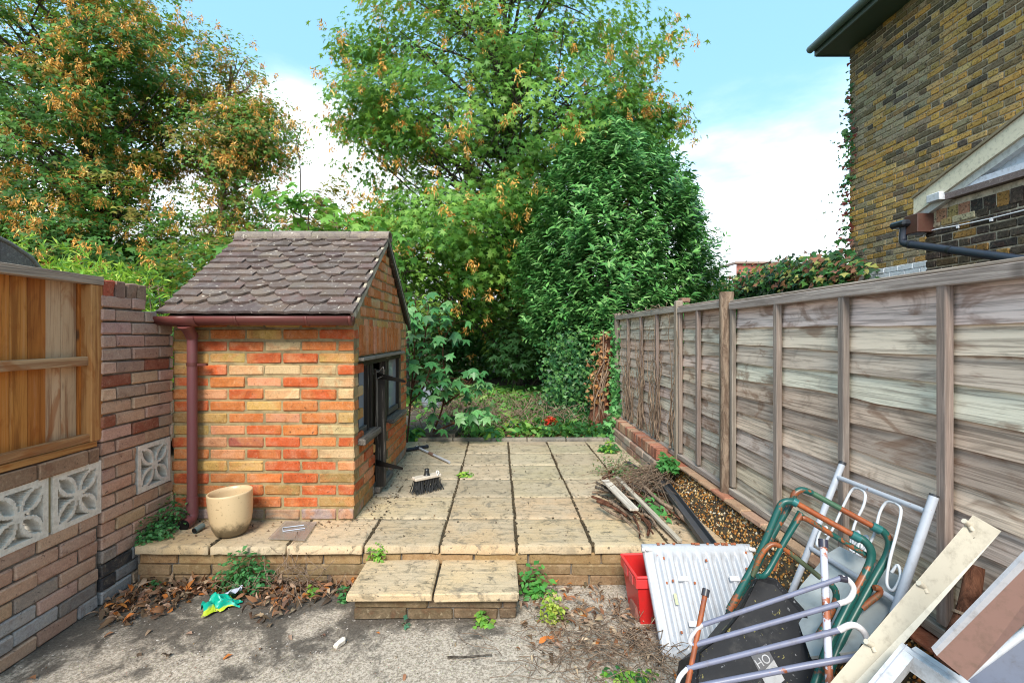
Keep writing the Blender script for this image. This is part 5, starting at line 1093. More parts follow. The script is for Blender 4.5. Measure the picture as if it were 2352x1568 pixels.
weed('bushy small leaved green weed against the riser below the flower pot', (-1.36, 2.585, GZ + .01), (.17, .07, .235), 620, .028, G1, stems=16)
weed('trailing green weed in the corner between the pink brick wall and the downpipe', (-1.96, 2.74, 0.0), (.13, .13, .13), 420, .026, G1, stems=10)
weed('low green weed creeping along the top of the wall corner slab', (-1.93, 2.87, 0.02), (.10, .12, .20), 260, .026, G1, stems=10)
weed('small green weed on the ground at the foot of the pink wall corner', (-1.86, 2.60, GZ), (.05, .04, .07), 46, .03, G1)
weed('leafy light green weed tucked in at the right side of the step', (.19, 2.56, GZ), (.10, .08, .17), 150, .04, [(0.08, 0.33, 0.07), (0.14, 0.42, 0.09)], stems=10)
weed('yellow green feathery weed standing among dry stalks right of the step', (.26, 2.33, GZ), (.075, .06, .14), 210, .024, G3, stems=10)
weed('little green weed with round leaves against the front face of the step', (-.08, 2.29, GZ), (.045, .025, .10), 40, .035, G2)
weed('tiny bluish seedling at the foot of the step, left of its middle', (-.44, 2.27, GZ), (.03, .02, .045), 9, .03, [(0.08, 0.25, 0.16)])
weed('bright green weed sprouting where the step meets the patio edge', (-.66, 2.64, -.075), (.055, .03, .10), 90, .022, G2)
weed('patch of low green weeds in the yard in front of the red box', (.52, 1.92, GZ), (.14, .07, .05), 130, .03, G1 + G2)
weed('lime green weed at the front of the low weed patch in the yard', (.50, 1.84, GZ), (.06, .05, .07), 60, .03, G2)
weed('small lime weed in the leaf litter between the bag and the step', (-.98, 2.55, GZ), (.04, .03, .07), 40, .03, G2)
weed('small green tuft growing in the patio joint behind the broom head', (-.27, 3.95, 0.0), (.07, .05, .05), 70, .03, G2)
weed('tiny green weed poking out at the left side of the step', (-.79, 2.50, GZ), (.05, .05, .09), 60, .025, G1)
weed('ivy sprig climbing over the black gutter length beside the stick heap', (1.02, 3.2, .02), (.10, .30, .07), 90, .045, [(0.07, 0.3, 0.07), (0.12, 0.4, 0.1)], star(3, .5), group='greenery by the stick heap')
weed('ivy clump hanging over the pebbledash top below the second fence post', (1.27, 3.62, .14), (.09, .12, .14), 170, .05, [(0.06, 0.24, 0.06), (0.12, 0.36, 0.1)], star(3, .5), group='greenery by the stick heap')
weed('wispy heather like green sprays at the back of the stick heap', (.98, 3.95, .02), (.24, .20, .20), 520, .022, [(0.10, 0.22, 0.08), (0.16, 0.27, 0.12), (0.2, 0.14, 0.08)], stems=30, group='greenery by the stick heap')
for i, (x, y, l) in enumerate(((1130, 1000, 'broad leaved yellow green plant at the back patio edge near its middle'), (1262, 985, 'broad leaved plant beside the red flowers behind the patio'), (1205, 955, 'tall leafy plant in the bed below the maple'), (1350, 990, 'low ivy clump at the far right corner of the patio'), (1400, 1045, 'ivy clump spilling onto the right edge of the patio'), (950, 1000, 'leafy plant at the foot of the outhouse sapling'), (1180, 985, 'fresh green plant left of the red flowers'))):
    d = 5.36 if y > 990 else 5.9
    if i == 4: d = 4.75
    q = P(x, y, d); weed(l, (q.x, d, .0 if d < 5.5 else .0), (.12, .10, .13), 80 if i not in (3, 4) else 130, .11 if i not in (3, 4) else .06, G2 + G1, ell(.27, .1, .4) if i not in (3, 4) else star(3, .5), group='plants behind the patio')
q = P(1258, 967, 5.95); blob('red_flowers', 'faded bright red flower head lying among the weeds behind the patio', 'flowers', (q.x, q.y - .2, .13), (.10, .07, .06), 130, .05, ell4(.2), [(0.65, 0.02, 0.02), (0.75, 0.10, 0.05)], [1, 1], 'leaf')
# ================================================================== LOOSE THINGS
def thing(name, label, cat, loc, group=None): return empty(name, Vector(loc), label=label, cat=cat) if not group else empty(name, Vector(loc), label=label, cat=cat, group=group)
def flower_pot():
    b = P(533, 1222, 2.80); b.z = 0.002; M = Matrix.Rotation(R(-3), 4, 'Y')
    t = thing('flower_pot', 'cream glazed plant pot with a darker base standing against the outhouse front', 'plant pot', b)
    mt = NT('pot_glaze'); n = mt.noise(mt.vec(rnd=False), 22, 6, .75); sp = mt.N.new('ShaderNodeSeparateXYZ'); mt.L.new(mt.tc.outputs['Object'], sp.inputs[0])
    k = mt.math('ADD', mt.math('MULTIPLY', n, .12), mt.math('MULTIPLY', sp.outputs[2], -1)); c = mt.mix(mt.rng(k, -.035, .02, 0, .9), (0.62, 0.46, 0.27, 1), (0.09, 0.065, 0.035, 1)); c = mt.mix(mt.rng(mt.noise(mt.vec(rnd=False), 70, 3, .7), .62, .7, 0, .6), c, (0.2, 0.13, .06, 1)) ; mt.fin(c, .32, 0, .5)  # glaze blends to dark brown towards the base, along a noisy edge
    m = MB(); m.lathe([(.0, .004), (.065, .0), (.085, .012), (.102, .05), (.112, .10), (.117, .16), (.1195, .235), (.1195, .243), (.116, .247), (.108, .243), (.106, .22), (.104, .10), (.08, .05), (0, .045)], 40, M=M); m.build('pot_body', MATS['pot_glaze'], t)
    m = MB(); m.lathe([(0, .07), (.098, .07)], 24, M=M); m.build('soil', MATS['soil'], t)
flower_pot()
def fitting():
    b = P(455, 1208, 2.83); b.z = .02; t = thing('pipe_fitting', 'short grey green plastic pipe end lying beside the downpipe shoe', 'pipe', b); m = MB(); m.tube([(0, -.035, 0), (.01, .03, .004)], .017, 14, caps=False); m.tube([(0, -.034, 0), (.01, .03, .004)], .013, 14, caps=True); m.build('pipe', MATS['plastic'], t, color=(0.13, 0.19, 0.19, 1)); m = MB(); m.tube([(0.0, -.0345, 0), (0.0, -.0360, 0)], .013, 14); m.build('bore', MATS['void_dark'], t)
fitting()
def glass_sheet():
    q = [P(615, 1240, 2.70), P(655, 1200, 2.96), P(728, 1205, 2.94), P(700, 1240, 2.68)]; c = sum(q, Vector()) / 4; c.z = .012; m = MB(); m.add([(p.x - c.x, p.y - c.y, z) for z in (0, .004) for p in q], [(3, 2, 1, 0), (4, 5, 6, 7), (0, 1, 5, 4), (1, 2, 6, 5), (2, 3, 7, 6), (3, 0, 4, 7)])
    t = thing('plastic_sheet', 'dirty clear plastic sheet lying flat on the slabs before the outhouse', 'plastic sheet', c); m.build('sheet', MATS['clear_plastic'], t)
    m = MB(); m.tube([(-.05, -.03, .008), (-.075, .02, .008), (.035, .06, .008)], .0035, 4); m.tube([(-.05, -.03, .008), (.06, .012, .008)], .003, 4); m.build('clip', MATS['plastic'], t, color=(0.5, 0.55, 0.65, 1))
glass_sheet()
def broom_head():
    a, b = P(958, 1120, 3.52), P(1002, 1095, 3.62); c = (a + b) / 2; c.z = .0; u = (b - a); u.z = 0; L = .22; u.normalize(); az = math.atan2(u.y, u.x)
    t = empty('broom_head', c, az, label='white wooden broom head with stiff black bristles and no handle standing on the patio', cat='broom head')
    m = MB(); m.box((-L / 2, -.032, .095), (L / 2, .032, .118), ch=.004); m.build('head_block', MATS['painted'], t, color=(0.60, 0.52, 0.43, 1))
    m = MB(); m.lathe([(.026, .118), (.020, .125), (.017, .15), (.017, .165), (.012, .165), (.012, .13)], 14); m.build('socket', MATS['plastic'], t, color=(0.02, 0.02, 0.02, 1))
    m = MB(); rr = random.Random(1)
    for i in range(15):
        for j in range(4):
            x, y = -L / 2 + .012 + i * (L - .024) / 14, -.022 + j * .0147
            for k in range(3): m.tube([(x, y, .096), (x * 1.05 + rr.uniform(-.006, .006), y * 1.3, .05), (x * 1.17 + rr.uniform(-.014, .014), y * 2.0 + rr.uniform(-.012, .012), .004)], [.0028, .002], 4)
    m.build('bristles', MATS['plastic'], t, color=(0.025, 0.027, 0.03, 1), kind='stuff')
    m = MB(); m.tube([(.07, -.02, .12), (.085, .0, .135), (.09, -.025, .13), (.07, -.034, .11)], .004, 6, sub=3); m.build('string', MATS['painted'], t, color=(0.7, 0.67, 0.62, 1))
broom_head()
def broom2():
    a = P(957, 1030, 4.9); b = P(1032, 1066, 4.3); a.z = .02; b.z = .022; t = thing('hand_broom', 'black headed yard brush with a short silver handle lying at the back of the patio', 'brush', (a.x, a.y, 0)); o = Vector((a.x, a.y, 0))
    m = MB(); m.tube([a - o, b - o], .011, 10); m.build('handle', MATS['painted'], t, color=(0.45, 0.46, 0.5, 1)); m = MB(); k = a.lerp(b, .42); m.tube([k - o, a.lerp(b, .55) - o], .014, 10); m.build('handle_joint', MATS['painted'], t, color=(0.22, 0.12, 0.09, 1))
    m = MB(); h0, h1 = P(932, 1038, 4.75), P(983, 1030, 4.92); h0.z = h1.z = .022; d = h1 - h0; rr = random.Random(2); m.tube([h0 - o, h1 - o], [.018, .02, .016], 8)
    for i in range(160): p = h0 + d * rr.random() - o; m.tube([p, p + Vector((rr.uniform(-.015, .015), rr.uniform(-.045, .045), rr.uniform(-.015, .02)))], .0016, 4, caps=False)
    m.build('brush_head', MATS['plastic'], t, color=(0.018, 0.022, 0.035, 1))
broom2()
def bag():
    # crumpled green and yellow bag: folded sheet
    c = P(468, 1402, 2.40); c.z = GZ + .004; n = 34; SB = 1.45; U, V = np.meshgrid(np.linspace(-1, 1, n), np.linspace(-1, 1, n)); k = (1 - .78 * np.clip(U, -.2, 1) ** 1.3 * (U > 0)) * (1 - .25 * (U < -.5))
    X = U * .105; Y = V * .062 * k + .028 * U + .018 * np.sin(U * 3 + 1); Z = .004 + np.abs(.020 * np.sin(U * 5.1 + V * 3.3) * np.cos(V * 4 - U * 2)) + .012 * np.abs(np.sin(V * 9 + U * 6)) * k + .006 * np.abs(np.sin(U * 17 - V * 7))
    Z *= (1.25 - .9 * np.maximum(abs(U), abs(V)) ** 3); X += .010 * np.sin(V * 6 + U * 5) ; Y += .008 * np.sin(U * 13 + V * 3); ed = (V > .72) | (V < -.78) | ((abs(U + .55 + .25 * V) < .09)); mk = np.where(ed[..., None], (0.50, 0.62, 0.03), (0.0, 0.36, 0.25)); mk = mk * rng.uniform(.8, 1.1, ed.shape)[..., None]
    X *= SB; Y *= SB; Z *= SB; i = np.arange(n * n).reshape(n, n); f = np.stack([i[:-1, :-1], i[:-1, 1:], i[1:, 1:], i[1:, :-1]], -1).reshape(-1, 4)
    tt = NT('bag_print'); cc = tt.attr(); d_ = tt.noise(tt.vec(rnd=False), 40, 4, .7); tt.fin(tt.mix(tt.rng(d_, .58, .66, 0, .8), cc, (0.12, 0.06, .02, 1)), .35, 0, .5)
    me = np_mesh('crumpled_bag', np.stack([X, Y, Z], -1).reshape(-1, 3), f, MATS['bag_print'], cols=mk.reshape(-1, 3), smooth=False); o = link('crumpled_bag', me, loc=c, rot=(0, 0, R(12))); tag(o, 'crumpled teal and yellow plastic bag on the yard floor before the left riser', 'plastic bag')
    c = P(535, 1357, 2.5); c.z = GZ + .05; n = 8; U, V = np.meshgrid(np.linspace(-1, 1, n), np.linspace(-1, 1, n)); X = U * .045; Y = V * .014 + .0; Z = U * .018 + .012 * np.sin(U * 5 + V * 4); i = np.arange(n * n).reshape(n, n); f = np.stack([i[:-1, :-1], i[:-1, 1:], i[1:, 1:], i[1:, :-1]], -1).reshape(-1, 4)
    o = link('foil_wrapper', np_mesh('foil_wrapper', np.stack([X, Y, Z], -1).reshape(-1, 3), f, MATS['painted']), loc=c, color=(0.5, 0.54, 0.66, 1)); tag(o, 'shiny silver blue wrapper caught in the weed behind the teal bag', 'wrapper')
bag()
def stones():
    for (x, y, s, l, cat, col) in ((780, 1496, (.013, .032, .013), 'pale oblong lump of mortar lying alone on the yard concrete', 'stone', (0.5, 0.43, 0.34, 1)), (1840 / 1.0, 1500, (.03, .03, .02), None, None, None)):
        if not l: continue
        q = P(x, y, 1.40 * F / (y - VPY)); v, f = chamfer_box(s[0] * 2, s[1] * 2, s[2] * 2, .008, .004); me = bpy.data.meshes.new('mortar_lump'); me.from_pydata(v, [], f); me.materials.append(MATS['screen_concrete']); o = link('mortar_lump', me, loc=(q.x, q.y, GZ + s[2]), rot=(0, 0, R(-25)), color=col); tag(o, l, cat)
    a, b = P(1028, 1512, 1.375 * F / (1512 - VPY)), P(1130, 1510, 1.375 * F / (1510 - VPY)); o = Vector((a.x, a.y, GZ + .008)); m = MB(); d = b - a; m.tube([(0, 0, 0), (d.x * .4, d.y * .4 - .004, .002), (d.x * .7, d.y * .7 + .004, .0), (d.x, d.y, .006)], [.0045, .003], 6, sub=3); s = m.build('fallen_twig', MATS['bark'], loc=o); tag(s, 'thin grey brown twig lying by itself on the concrete before the dry stalks', 'twig')
stones()
def plank(name, label, a, b, w, h, mat, col, cat='plank', roll=0.0, group=None):
    a, b = Vector(a), Vector(b); c = (a + b) / 2; d = b - a; m = MB(); m.box((-d.length / 2, -w / 2, -h / 2), (d.length / 2, w / 2, h / 2), ch=min(w, h) * .12); o = m.build(name, MATS[mat], loc=c, color=col)
    o.rotation_euler = (d.to_track_quat('X', 'Z').to_matrix() @ Matrix.Rotation(roll, 3, 'X')).to_euler(); return tag(o, label, cat, group)
def sticks():
    def pp(x, y, z): d = (EYE - z) * F / (y - VPY); return P(x, y, d)
    a, b = pp(1390, 1103, .10), pp(1457, 1170, .10); plank('pale_plank', 'short broad whitish plank lying on top of the stick heap', a, b, .055, .016, 'frame_wood', (0.60, 0.54, 0.46, 1))
    a, b = pp(1417, 1096, .085), pp(1562, 1243, .02); plank('pale_batten', 'long thin pale timber batten crossing the stick heap towards the radiator', a, b, .028, .02, 'frame_wood', (0.46, 0.41, 0.33, 1))
    a, b = pp(1522, 1110, .06), pp(1622, 1246, .04); t = empty('black_gutter_length', (a + b) / 2, label='old black gutter length lying along the foot of the pebbledash', cat='gutter'); o = Vector((a + b) / 2); d = b - a; n = d.cross(Vector((0, 0, 1))).normalized(); m = MB()
    for s, z0, z1, w in ((0, 0, .004, .028), (-.028, 0, .035, .003), (.028, 0, .028, .003)):
        v = []
        for p in (a - d * .1, b + d * .15): v += [p + n * (s - w) + Vector((0, 0, z0)) - o, p + n * (s + w) + Vector((0, 0, z0)) - o, p + n * (s + w) + Vector((0, 0, z1)) - o, p + n * (s - w) + Vector((0, 0, z1)) - o]
        m.add(v, [(0, 1, 2, 3), (7, 6, 5, 4), (0, 4, 5, 1), (1, 5, 6, 2), (2, 6, 7, 3), (3, 7, 4, 0)])
    m.build('channel', MATS['rust_tube'] if False else MATS['painted'], t, color=(0.06, 0.062, 0.07, 1))
    a, b = pp(1440, 1060, .03), pp(1478, 1085, .04); plank('black_strip', 'short black bent metal strip behind the stick heap', a, b, .05, .012, 'painted', (0.03, 0.035, 0.045, 1), 'metal strip')
    big = [((1485, 1110, .05), (1490, 1140, .05), (1538, 1175, .04), .019), ((1480, 1118, .09), (1515, 1150, .08), (1545, 1168, .05), .013), ((1550, 1160, .04), (1565, 1185, .05), (1590, 1205, .03), .016)]
    lab = ['thickest bent branch in the middle of the stick heap', 'smooth reddish branch lying above the bent thick one in the heap', 'stout branch end poking out beside the black gutter length']
    for (p, q, r_, rad), l in zip(big, lab):
        P3 = [pp(*p), pp(*q), pp(*r_)]; o = P3[0]; m = MB(); m.tube([k - o for k in P3], [rad, rad * .8], 8, sub=5); tag(m.build('branch', MATS['bark_pale'], loc=o), l, 'branch', 'cut branches heaped on the patio')
    rr = random.Random(12); base = [((1360, 1140), (1460, 1178)), ((1400, 1150), (1475, 1215)), ((1440, 1105), (1500, 1190)), ((1378, 1125), (1470, 1150)), ((1425, 1150), (1500, 1225)), ((1368, 1118), (1450, 1165)), ((1375, 1135), (1452, 1180)), ((1372, 1150), (1440, 1185)), ((1390, 1120), (1470, 1170)), ((1420, 1170), (1478, 1230)), ((1455, 1185), (1470, 1235)), ((1480, 1180), (1508, 1212)), ((1385, 1098), (1410, 1090)), ((1408, 1080), (1400, 1100)), ((1360, 1130), (1420, 1128)), ((1410, 1170), (1462, 1192)), ((1440, 1140), (1520, 1180)), ((1470, 1130), (1560, 1190)), ((1380, 1160), (1450, 1200)), ((1475, 1190), (1488, 1228)), ((1430, 1120), (1500, 1160)), ((1450, 1110), (1530, 1165)), ((1500, 1120), (1560, 1165)), ((1370, 1108), (1440, 1150)), ((1465, 1160), (1500, 1205)), ((1495, 1100), (1550, 1150)), ((1460, 1120), (1540, 1140))]
    for (a, b) in base:
        z = rr.uniform(.012, .075); p, q = pp(a[0], a[1], z), pp(b[0], b[1], rr.uniform(.01, .05)); o = p; m = MB(); mid = p.lerp(q, .5) + Vector((rr.uniform(-.03, .03), rr.uniform(-.02, .02), rr.uniform(0, .02))); r0 = rr.uniform(.007, .014); m.tube([Vector((0, 0, 0)), mid - o, q - o], [r0, r0 * .6], 7, sub=3)
        tag(m.build('stick', MATS[rr.choice(['bark', 'bark_pale', 'bark_red', 'bark_pale'])], loc=o), 'thin bare cut stick in the heap on the right of the patio', 'stick', 'thin sticks heaped on the patio')
    strands('dry_brush', 'tangle of reddish dry brushwood behind the stick heap against the fence base', 'brushwood', [[P(1525, 1075, 3.75) + Vector((rr.gauss(0, .03), rr.gauss(0, .05), rr.gauss(0, .02))), P(1510, 1090, 3.6) + Vector((rr.gauss(-.05, .06), rr.gauss(0, .1), rr.gauss(0.02, .03))), P(1490, 1120, 3.4) + Vector((rr.gauss(-.1, .17), rr.gauss(0, .2), rr.gauss(-.02, .06)))] for _ in range(90)], .0020, 'bark_pale')
    scatter_flat('heap_litter', 420, (.78, 1.24), (2.95, 4.1), zp, .04, ell4(.3, .3), [(0.3, 0.14, 0.07), (0.2, 0.12, 0.08), (0.34, 0.24, 0.15)], [1, 1, 1], 'dry', 1.5, lambda x, y: np.exp(-((x - 1.04) / .14) ** 2), zj=.03)
sticks()
def red_box():
    t = empty('red_recycling_box', (.80, 2.40, GZ), R(3), label='open red plastic recycling box half hidden behind the white radiator', cat='recycling box'); rc = (0.60, 0.022, 0.022, 1); m = MB(); a0, a1, b0, b1, h = -.155, .15, -.12, .12, .235; fl = .028; th = .004
    bot = [(a0 + fl, b0 + fl, 0), (a1 - fl, b0 + fl, 0), (a1 - fl, b1 - fl, 0), (a0 + fl, b1 - fl, 0)]; top = [(a0, b0, h), (a1, b0, h), (a1, b1, h), (a0, b1, h)]
    inn = [(x * .965, y * .955, z + (.004 if z == 0 else 0)) for x, y, z in bot + top]; v = bot + top + inn; f = [(3, 2, 1, 0), (8, 9, 10, 11)] + [(i, (i + 1) % 4, 4 + (i + 1) % 4, 4 + i) for i in range(4)] + [(8 + (i + 1) % 4, 8 + i, 12 + i, 12 + (i + 1) % 4) for i in range(4)] + [(4 + i, 4 + (i + 1) % 4, 12 + (i + 1) % 4, 12 + i) for i in range(4)]
    m.add(v, f); m.build('box_body', MATS['plastic'], t, color=rc); m = MB()
    for i in range(4):
        p, q = Vector(top[i]), Vector(top[(i + 1) % 4]); m.tube([p, q], .0075, 8)
    m.box((a0 - .004, b0 - .004, h - .05), (a1 + .004, b0 + .002, h - .008), ch=.001); m.box((a0 - .004, b0, h - .05), (a0 + .002, b1, h - .008), ch=.001); m.build('rim', MATS['plastic'], t, color=(0.70, 0.05, 0.05, 1))
    for y in (-.05, .03): m = MB(); m.box((a0 - .008, y - .025, h - .055), (a0 - .004, y + .025, h - .012), ch=.001); m.build('lug', MATS['plastic'], t, color=(0.55, 0.1, 0.1, 1))
    b = thing('plastic_bottle', 'squashed clear plastic bottle inside the red box', 'bottle', (.72, 2.40, GZ + .075)); m = MB(); m.lathe([(0, -.09), (.034, -.085), (.036, -.03), (.030, 0), (.037, .03), (.03, .06), (.012, .09), (.012, .105), (0, .106)], 16, M=Matrix.Rotation(R(35), 4, 'X') @ Matrix.Rotation(R(15), 4, 'Y')); m.build('bottle', MATS['clear_plastic'], b)
    tag(link('crumpled_can', chamferme(.06, .05, .035), loc=(.715, 2.37, GZ + .03), color=(0.25, 0.1, 0.08, 1)), 'brown crushed carton at the bottom of the red box', 'carton')
def chamferme(a, b, c):
    v, f = chamfer_box(a * 2, b * 2, c * 2, .01, .006); me = bpy.data.meshes.new('carton'); me.from_pydata(v, [], f); me.materials.append(MATS['painted']); return me
red_box()
def radiator():
    # leans back against the patio edge
    BL = P(1522, 1512, 2.055); TL = P(1494, 1250, 2.36); TR = P(1742, 1250, 2.36); BR = BL + (TR - TL) * .985; ux = (TR - TL).normalized(); uz = (TL - BL).normalized(); uz = (uz - ux * uz.dot(ux)).normalized(); un = uz.cross(ux) * -1; 
    if un.y > 0: un = -un
    W, H = (TR - TL).length, (TL - BL).length; M = Matrix((( ux.x, un.x, uz.x, BL.x), (ux.y, un.y, uz.y, BL.y), (ux.z, un.z, uz.z, BL.z), (0, 0, 0, 1)))
    t = empty('radiator', BL, label='white panel radiator with rust spots leaning on the patio edge', cat='radiator'); T = Matrix.Translation(-BL) @ M
    # fluted face: height field over the panel
    nx, nz = 150, 26; xs = np.linspace(0, W, nx); zs = np.linspace(0, H, nz); V = []
    for z in zs:
        for x in xs:
            k = (x - .035) / (W - .07) * 10; fl = (.5 - .5 * math.cos(2 * math.pi * k)) if 0 < k < 10 else 0; fl = min(1, max(0, fl * 2.2 - .6))
            e = min(1, max(0, (z - .045) / .02)) * min(1, max(0, (H - .055 - z) / .015)); d = .016 + (-.018) * fl * e if 0 < k < 10 else .013
            ed = min(x, W - x, z, H - z); d -= max(0, .006 - ed) * 1.5; V.append((x, d, z))
    n1 = len(V); V2 = [(x, -.012, z) for x, _, z in V]; i = np.arange(nx * nz).reshape(nz, nx); f = np.stack([i[:-1, :-1], i[:-1, 1:], i[1:, 1:], i[1:, :-1]], -1).reshape(-1, 4)
    b = np.concatenate([i[0, :-1], i[:-1, -1], i[-1, :0:-1], i[:0:-1, 0]]); sd = np.stack([b, b + n1, np.roll(b, -1) + n1, np.roll(b, -1)], -1); m = MB(); V = [T @ Vector(p) for p in V + V2]
    me = np_mesh('panel', [tuple(p) for p in V], np.vstack([f, (f + n1)[:, ::-1], sd]), MATS['enamel'], smooth=True); link('panel', me, t, color=(0.42, 0.44, 0.48, 1))
    for nm, x, z, w, h in (('bracket', .30 * W, .66 * H, .045, .022), ('bracket', .755 * W, .66 * H, .045, .022), ('bracket', .305 * W, .27 * H, .045, .022)): m = MB(); m.box((x - w / 2, .013, z - h / 2), (x + w / 2, .022, z + h / 2), T, ch=0); m.build(nm, MATS['rusty_white'], t, color=(0.70, 0.71, 0.74, 1))
    rq = random.Random(9)
    for k in range(13): x = rq.uniform(.03, W - .03); a_ = rq.uniform(.004, .012); m = MB(); m.box((x - a_, .006, H - rq.uniform(.004, .012)), (x + a_, .0175, H + .0015), T); m.build('rust_flake', MATS['rust_tube'], t, color=(0.26, 0.07, 0.02, 1))
    for x, z in ((.09, H - .07), (.29, H - .08), (.49, H - .045), (.08, H * .62), (.11, H * .64), (.21, H * .62), (.10, H * .2), (.47, H * .75)): m = MB(); m.box((x - .004, .012, z - .005), (x + .004, .0185, z + .006), T); m.build('rust_flake', MATS['rust_tube'], t, color=(0.26, 0.07, 0.02, 1))
    for x in (.015, W - .015): m = MB(); m.tube([T @ Vector((x - .022, .012, H - .03)), T @ Vector((x + .026, .012, H - .03))], .011, 10); m.tube([T @ Vector((x, .01, H - .03)), T @ Vector((x, .03, H - .03))], .010, 10); m.build('valve', MATS['enamel'], t, color=(0.55, 0.55, 0.56, 1))
    m = MB(); m.box((.19 * W, .0145, .43 * H), (.215 * W, .0155, .53 * H), T); m.build('sticker', MATS['painted'], t, color=(0.42, 0.45, 0.28, 1))
radiator()
def Z2(x, y): return (1733 + .3522 * x, 1016 + .3522 * y)
def chain(pts): return [P(*(Z2(x, y)), d) for x, y, d in pts]
def tubes(root, name, pts, r, mat, col, sub=4, n=10):
    o = Vector(root.location); m = MB(); m.tube([p - o for p in pts], r, n, sub=sub); return m.build(name, MATS[mat], root, color=col)
def chair_back():
    TLp = PX(1934, 1066, 1.355); TRp = PX(2145, 1140, 1.355); BLp = PX(1821, 1354, 1.13); BRp = PX(2071, 1361, 1.235)
    t = empty('metal_chair', (1.25, 1.75, GZ), label='white metal scroll back chair with a pale grey seat leaning against the lapped fence', cat='chair'); wc = (0.42, 0.45, 0.51, 1)
    L = BLp + (BLp - TLp) * 1.15; Rr = BRp + (BRp - TRp) * 1.7
    L = TLp + (BLp - TLp) * ((TLp.z - GZ) / (TLp.z - BLp.z)); Rr = TRp + (BRp - TRp) * ((TRp.z - GZ) / (TRp.z - BRp.z))
    tubes(t, 'post', [TLp, BLp, L], .0115, 'rusty_white', wc, 0, 14); tubes(t, 'post', [TRp, BRp, Rr], .0130, 'rusty_white', wc, 0, 14)
    for p, q in ((TLp, TLp + (TLp - BLp) * .02), (TRp, TRp + (TRp - BRp) * .02)): tubes(t, 'post_cap', [p, q], .0134, 'plastic', (0.03, 0.03, 0.035, 1), 0)
    def on(u, v): a = TLp.lerp(L, v); b = TRp.lerp(Rr, v); return a.lerp(b, u)
    tubes(t, 'rail', [on(0, .055), on(1, .055)], .009, 'rusty_white', wc, 0); tubes(t, 'rail', [on(0, .36), on(1, .36)], .009, 'rusty_white', wc, 0)
    sc = (0.58, 0.60, 0.64, 1)
    def wire(nm, L_): tubes(t, nm, [on(u, v) for u, v in L_], .0048, 'rusty_white', sc, 5, 7)
    for s in (1, -1):
        g = lambda u: .5 + s * u
        wire('scroll', [(g(.20), .065), (g(.12), .075), (g(.09), .12), (g(.11), .20), (g(.07), .28), (g(.02), .29)][::1])
        wire('scroll', [(g(.20), .065), (g(.27), .08), (g(.30), .15), (g(.32), .25), (g(.36), .325), (g(.43), .335), (g(.45), .285), (g(.40), .255), (g(.37), .285)])
        wire('scroll', [(g(.02), .29), (g(.0), .24), (g(.05), .215), (g(.08), .24), (g(.05), .265), (g(.03), .25)])
    # seat sheet tipped below the back
    q = [P(*Z2(470, 700), 1.80), P(*Z2(540, 645), 1.80), P(*Z2(985, 850), 1.56), P(*Z2(905, 1030), 1.52), P(*Z2(700, 1400), 1.46), P(*Z2(420, 1500), 1.52), P(*Z2(230, 1020), 1.70), P(*Z2(300, 930), 1.74)]
    nn = (q[3] - q[0]).cross(q[6] - q[0]).normalized(); 
    if nn.y > 0: nn = -nn
    o = Vector(t.location); m = MB(); c0 = sum(q, Vector()) / len(q); qq = [p - nn * (p - c0).dot(nn) - o for p in q]; k = len(qq); v = qq + [p - nn * .012 for p in qq]; m.add(v, [tuple(range(k)), tuple(range(2 * k - 1, k - 1, -1))] + [(i, k + i, k + (i + 1) % k, (i + 1) % k) for i in range(k)]); m.build('seat', MATS['plastic'], t, color=(0.34, 0.37, 0.38, 1))
chair_back()
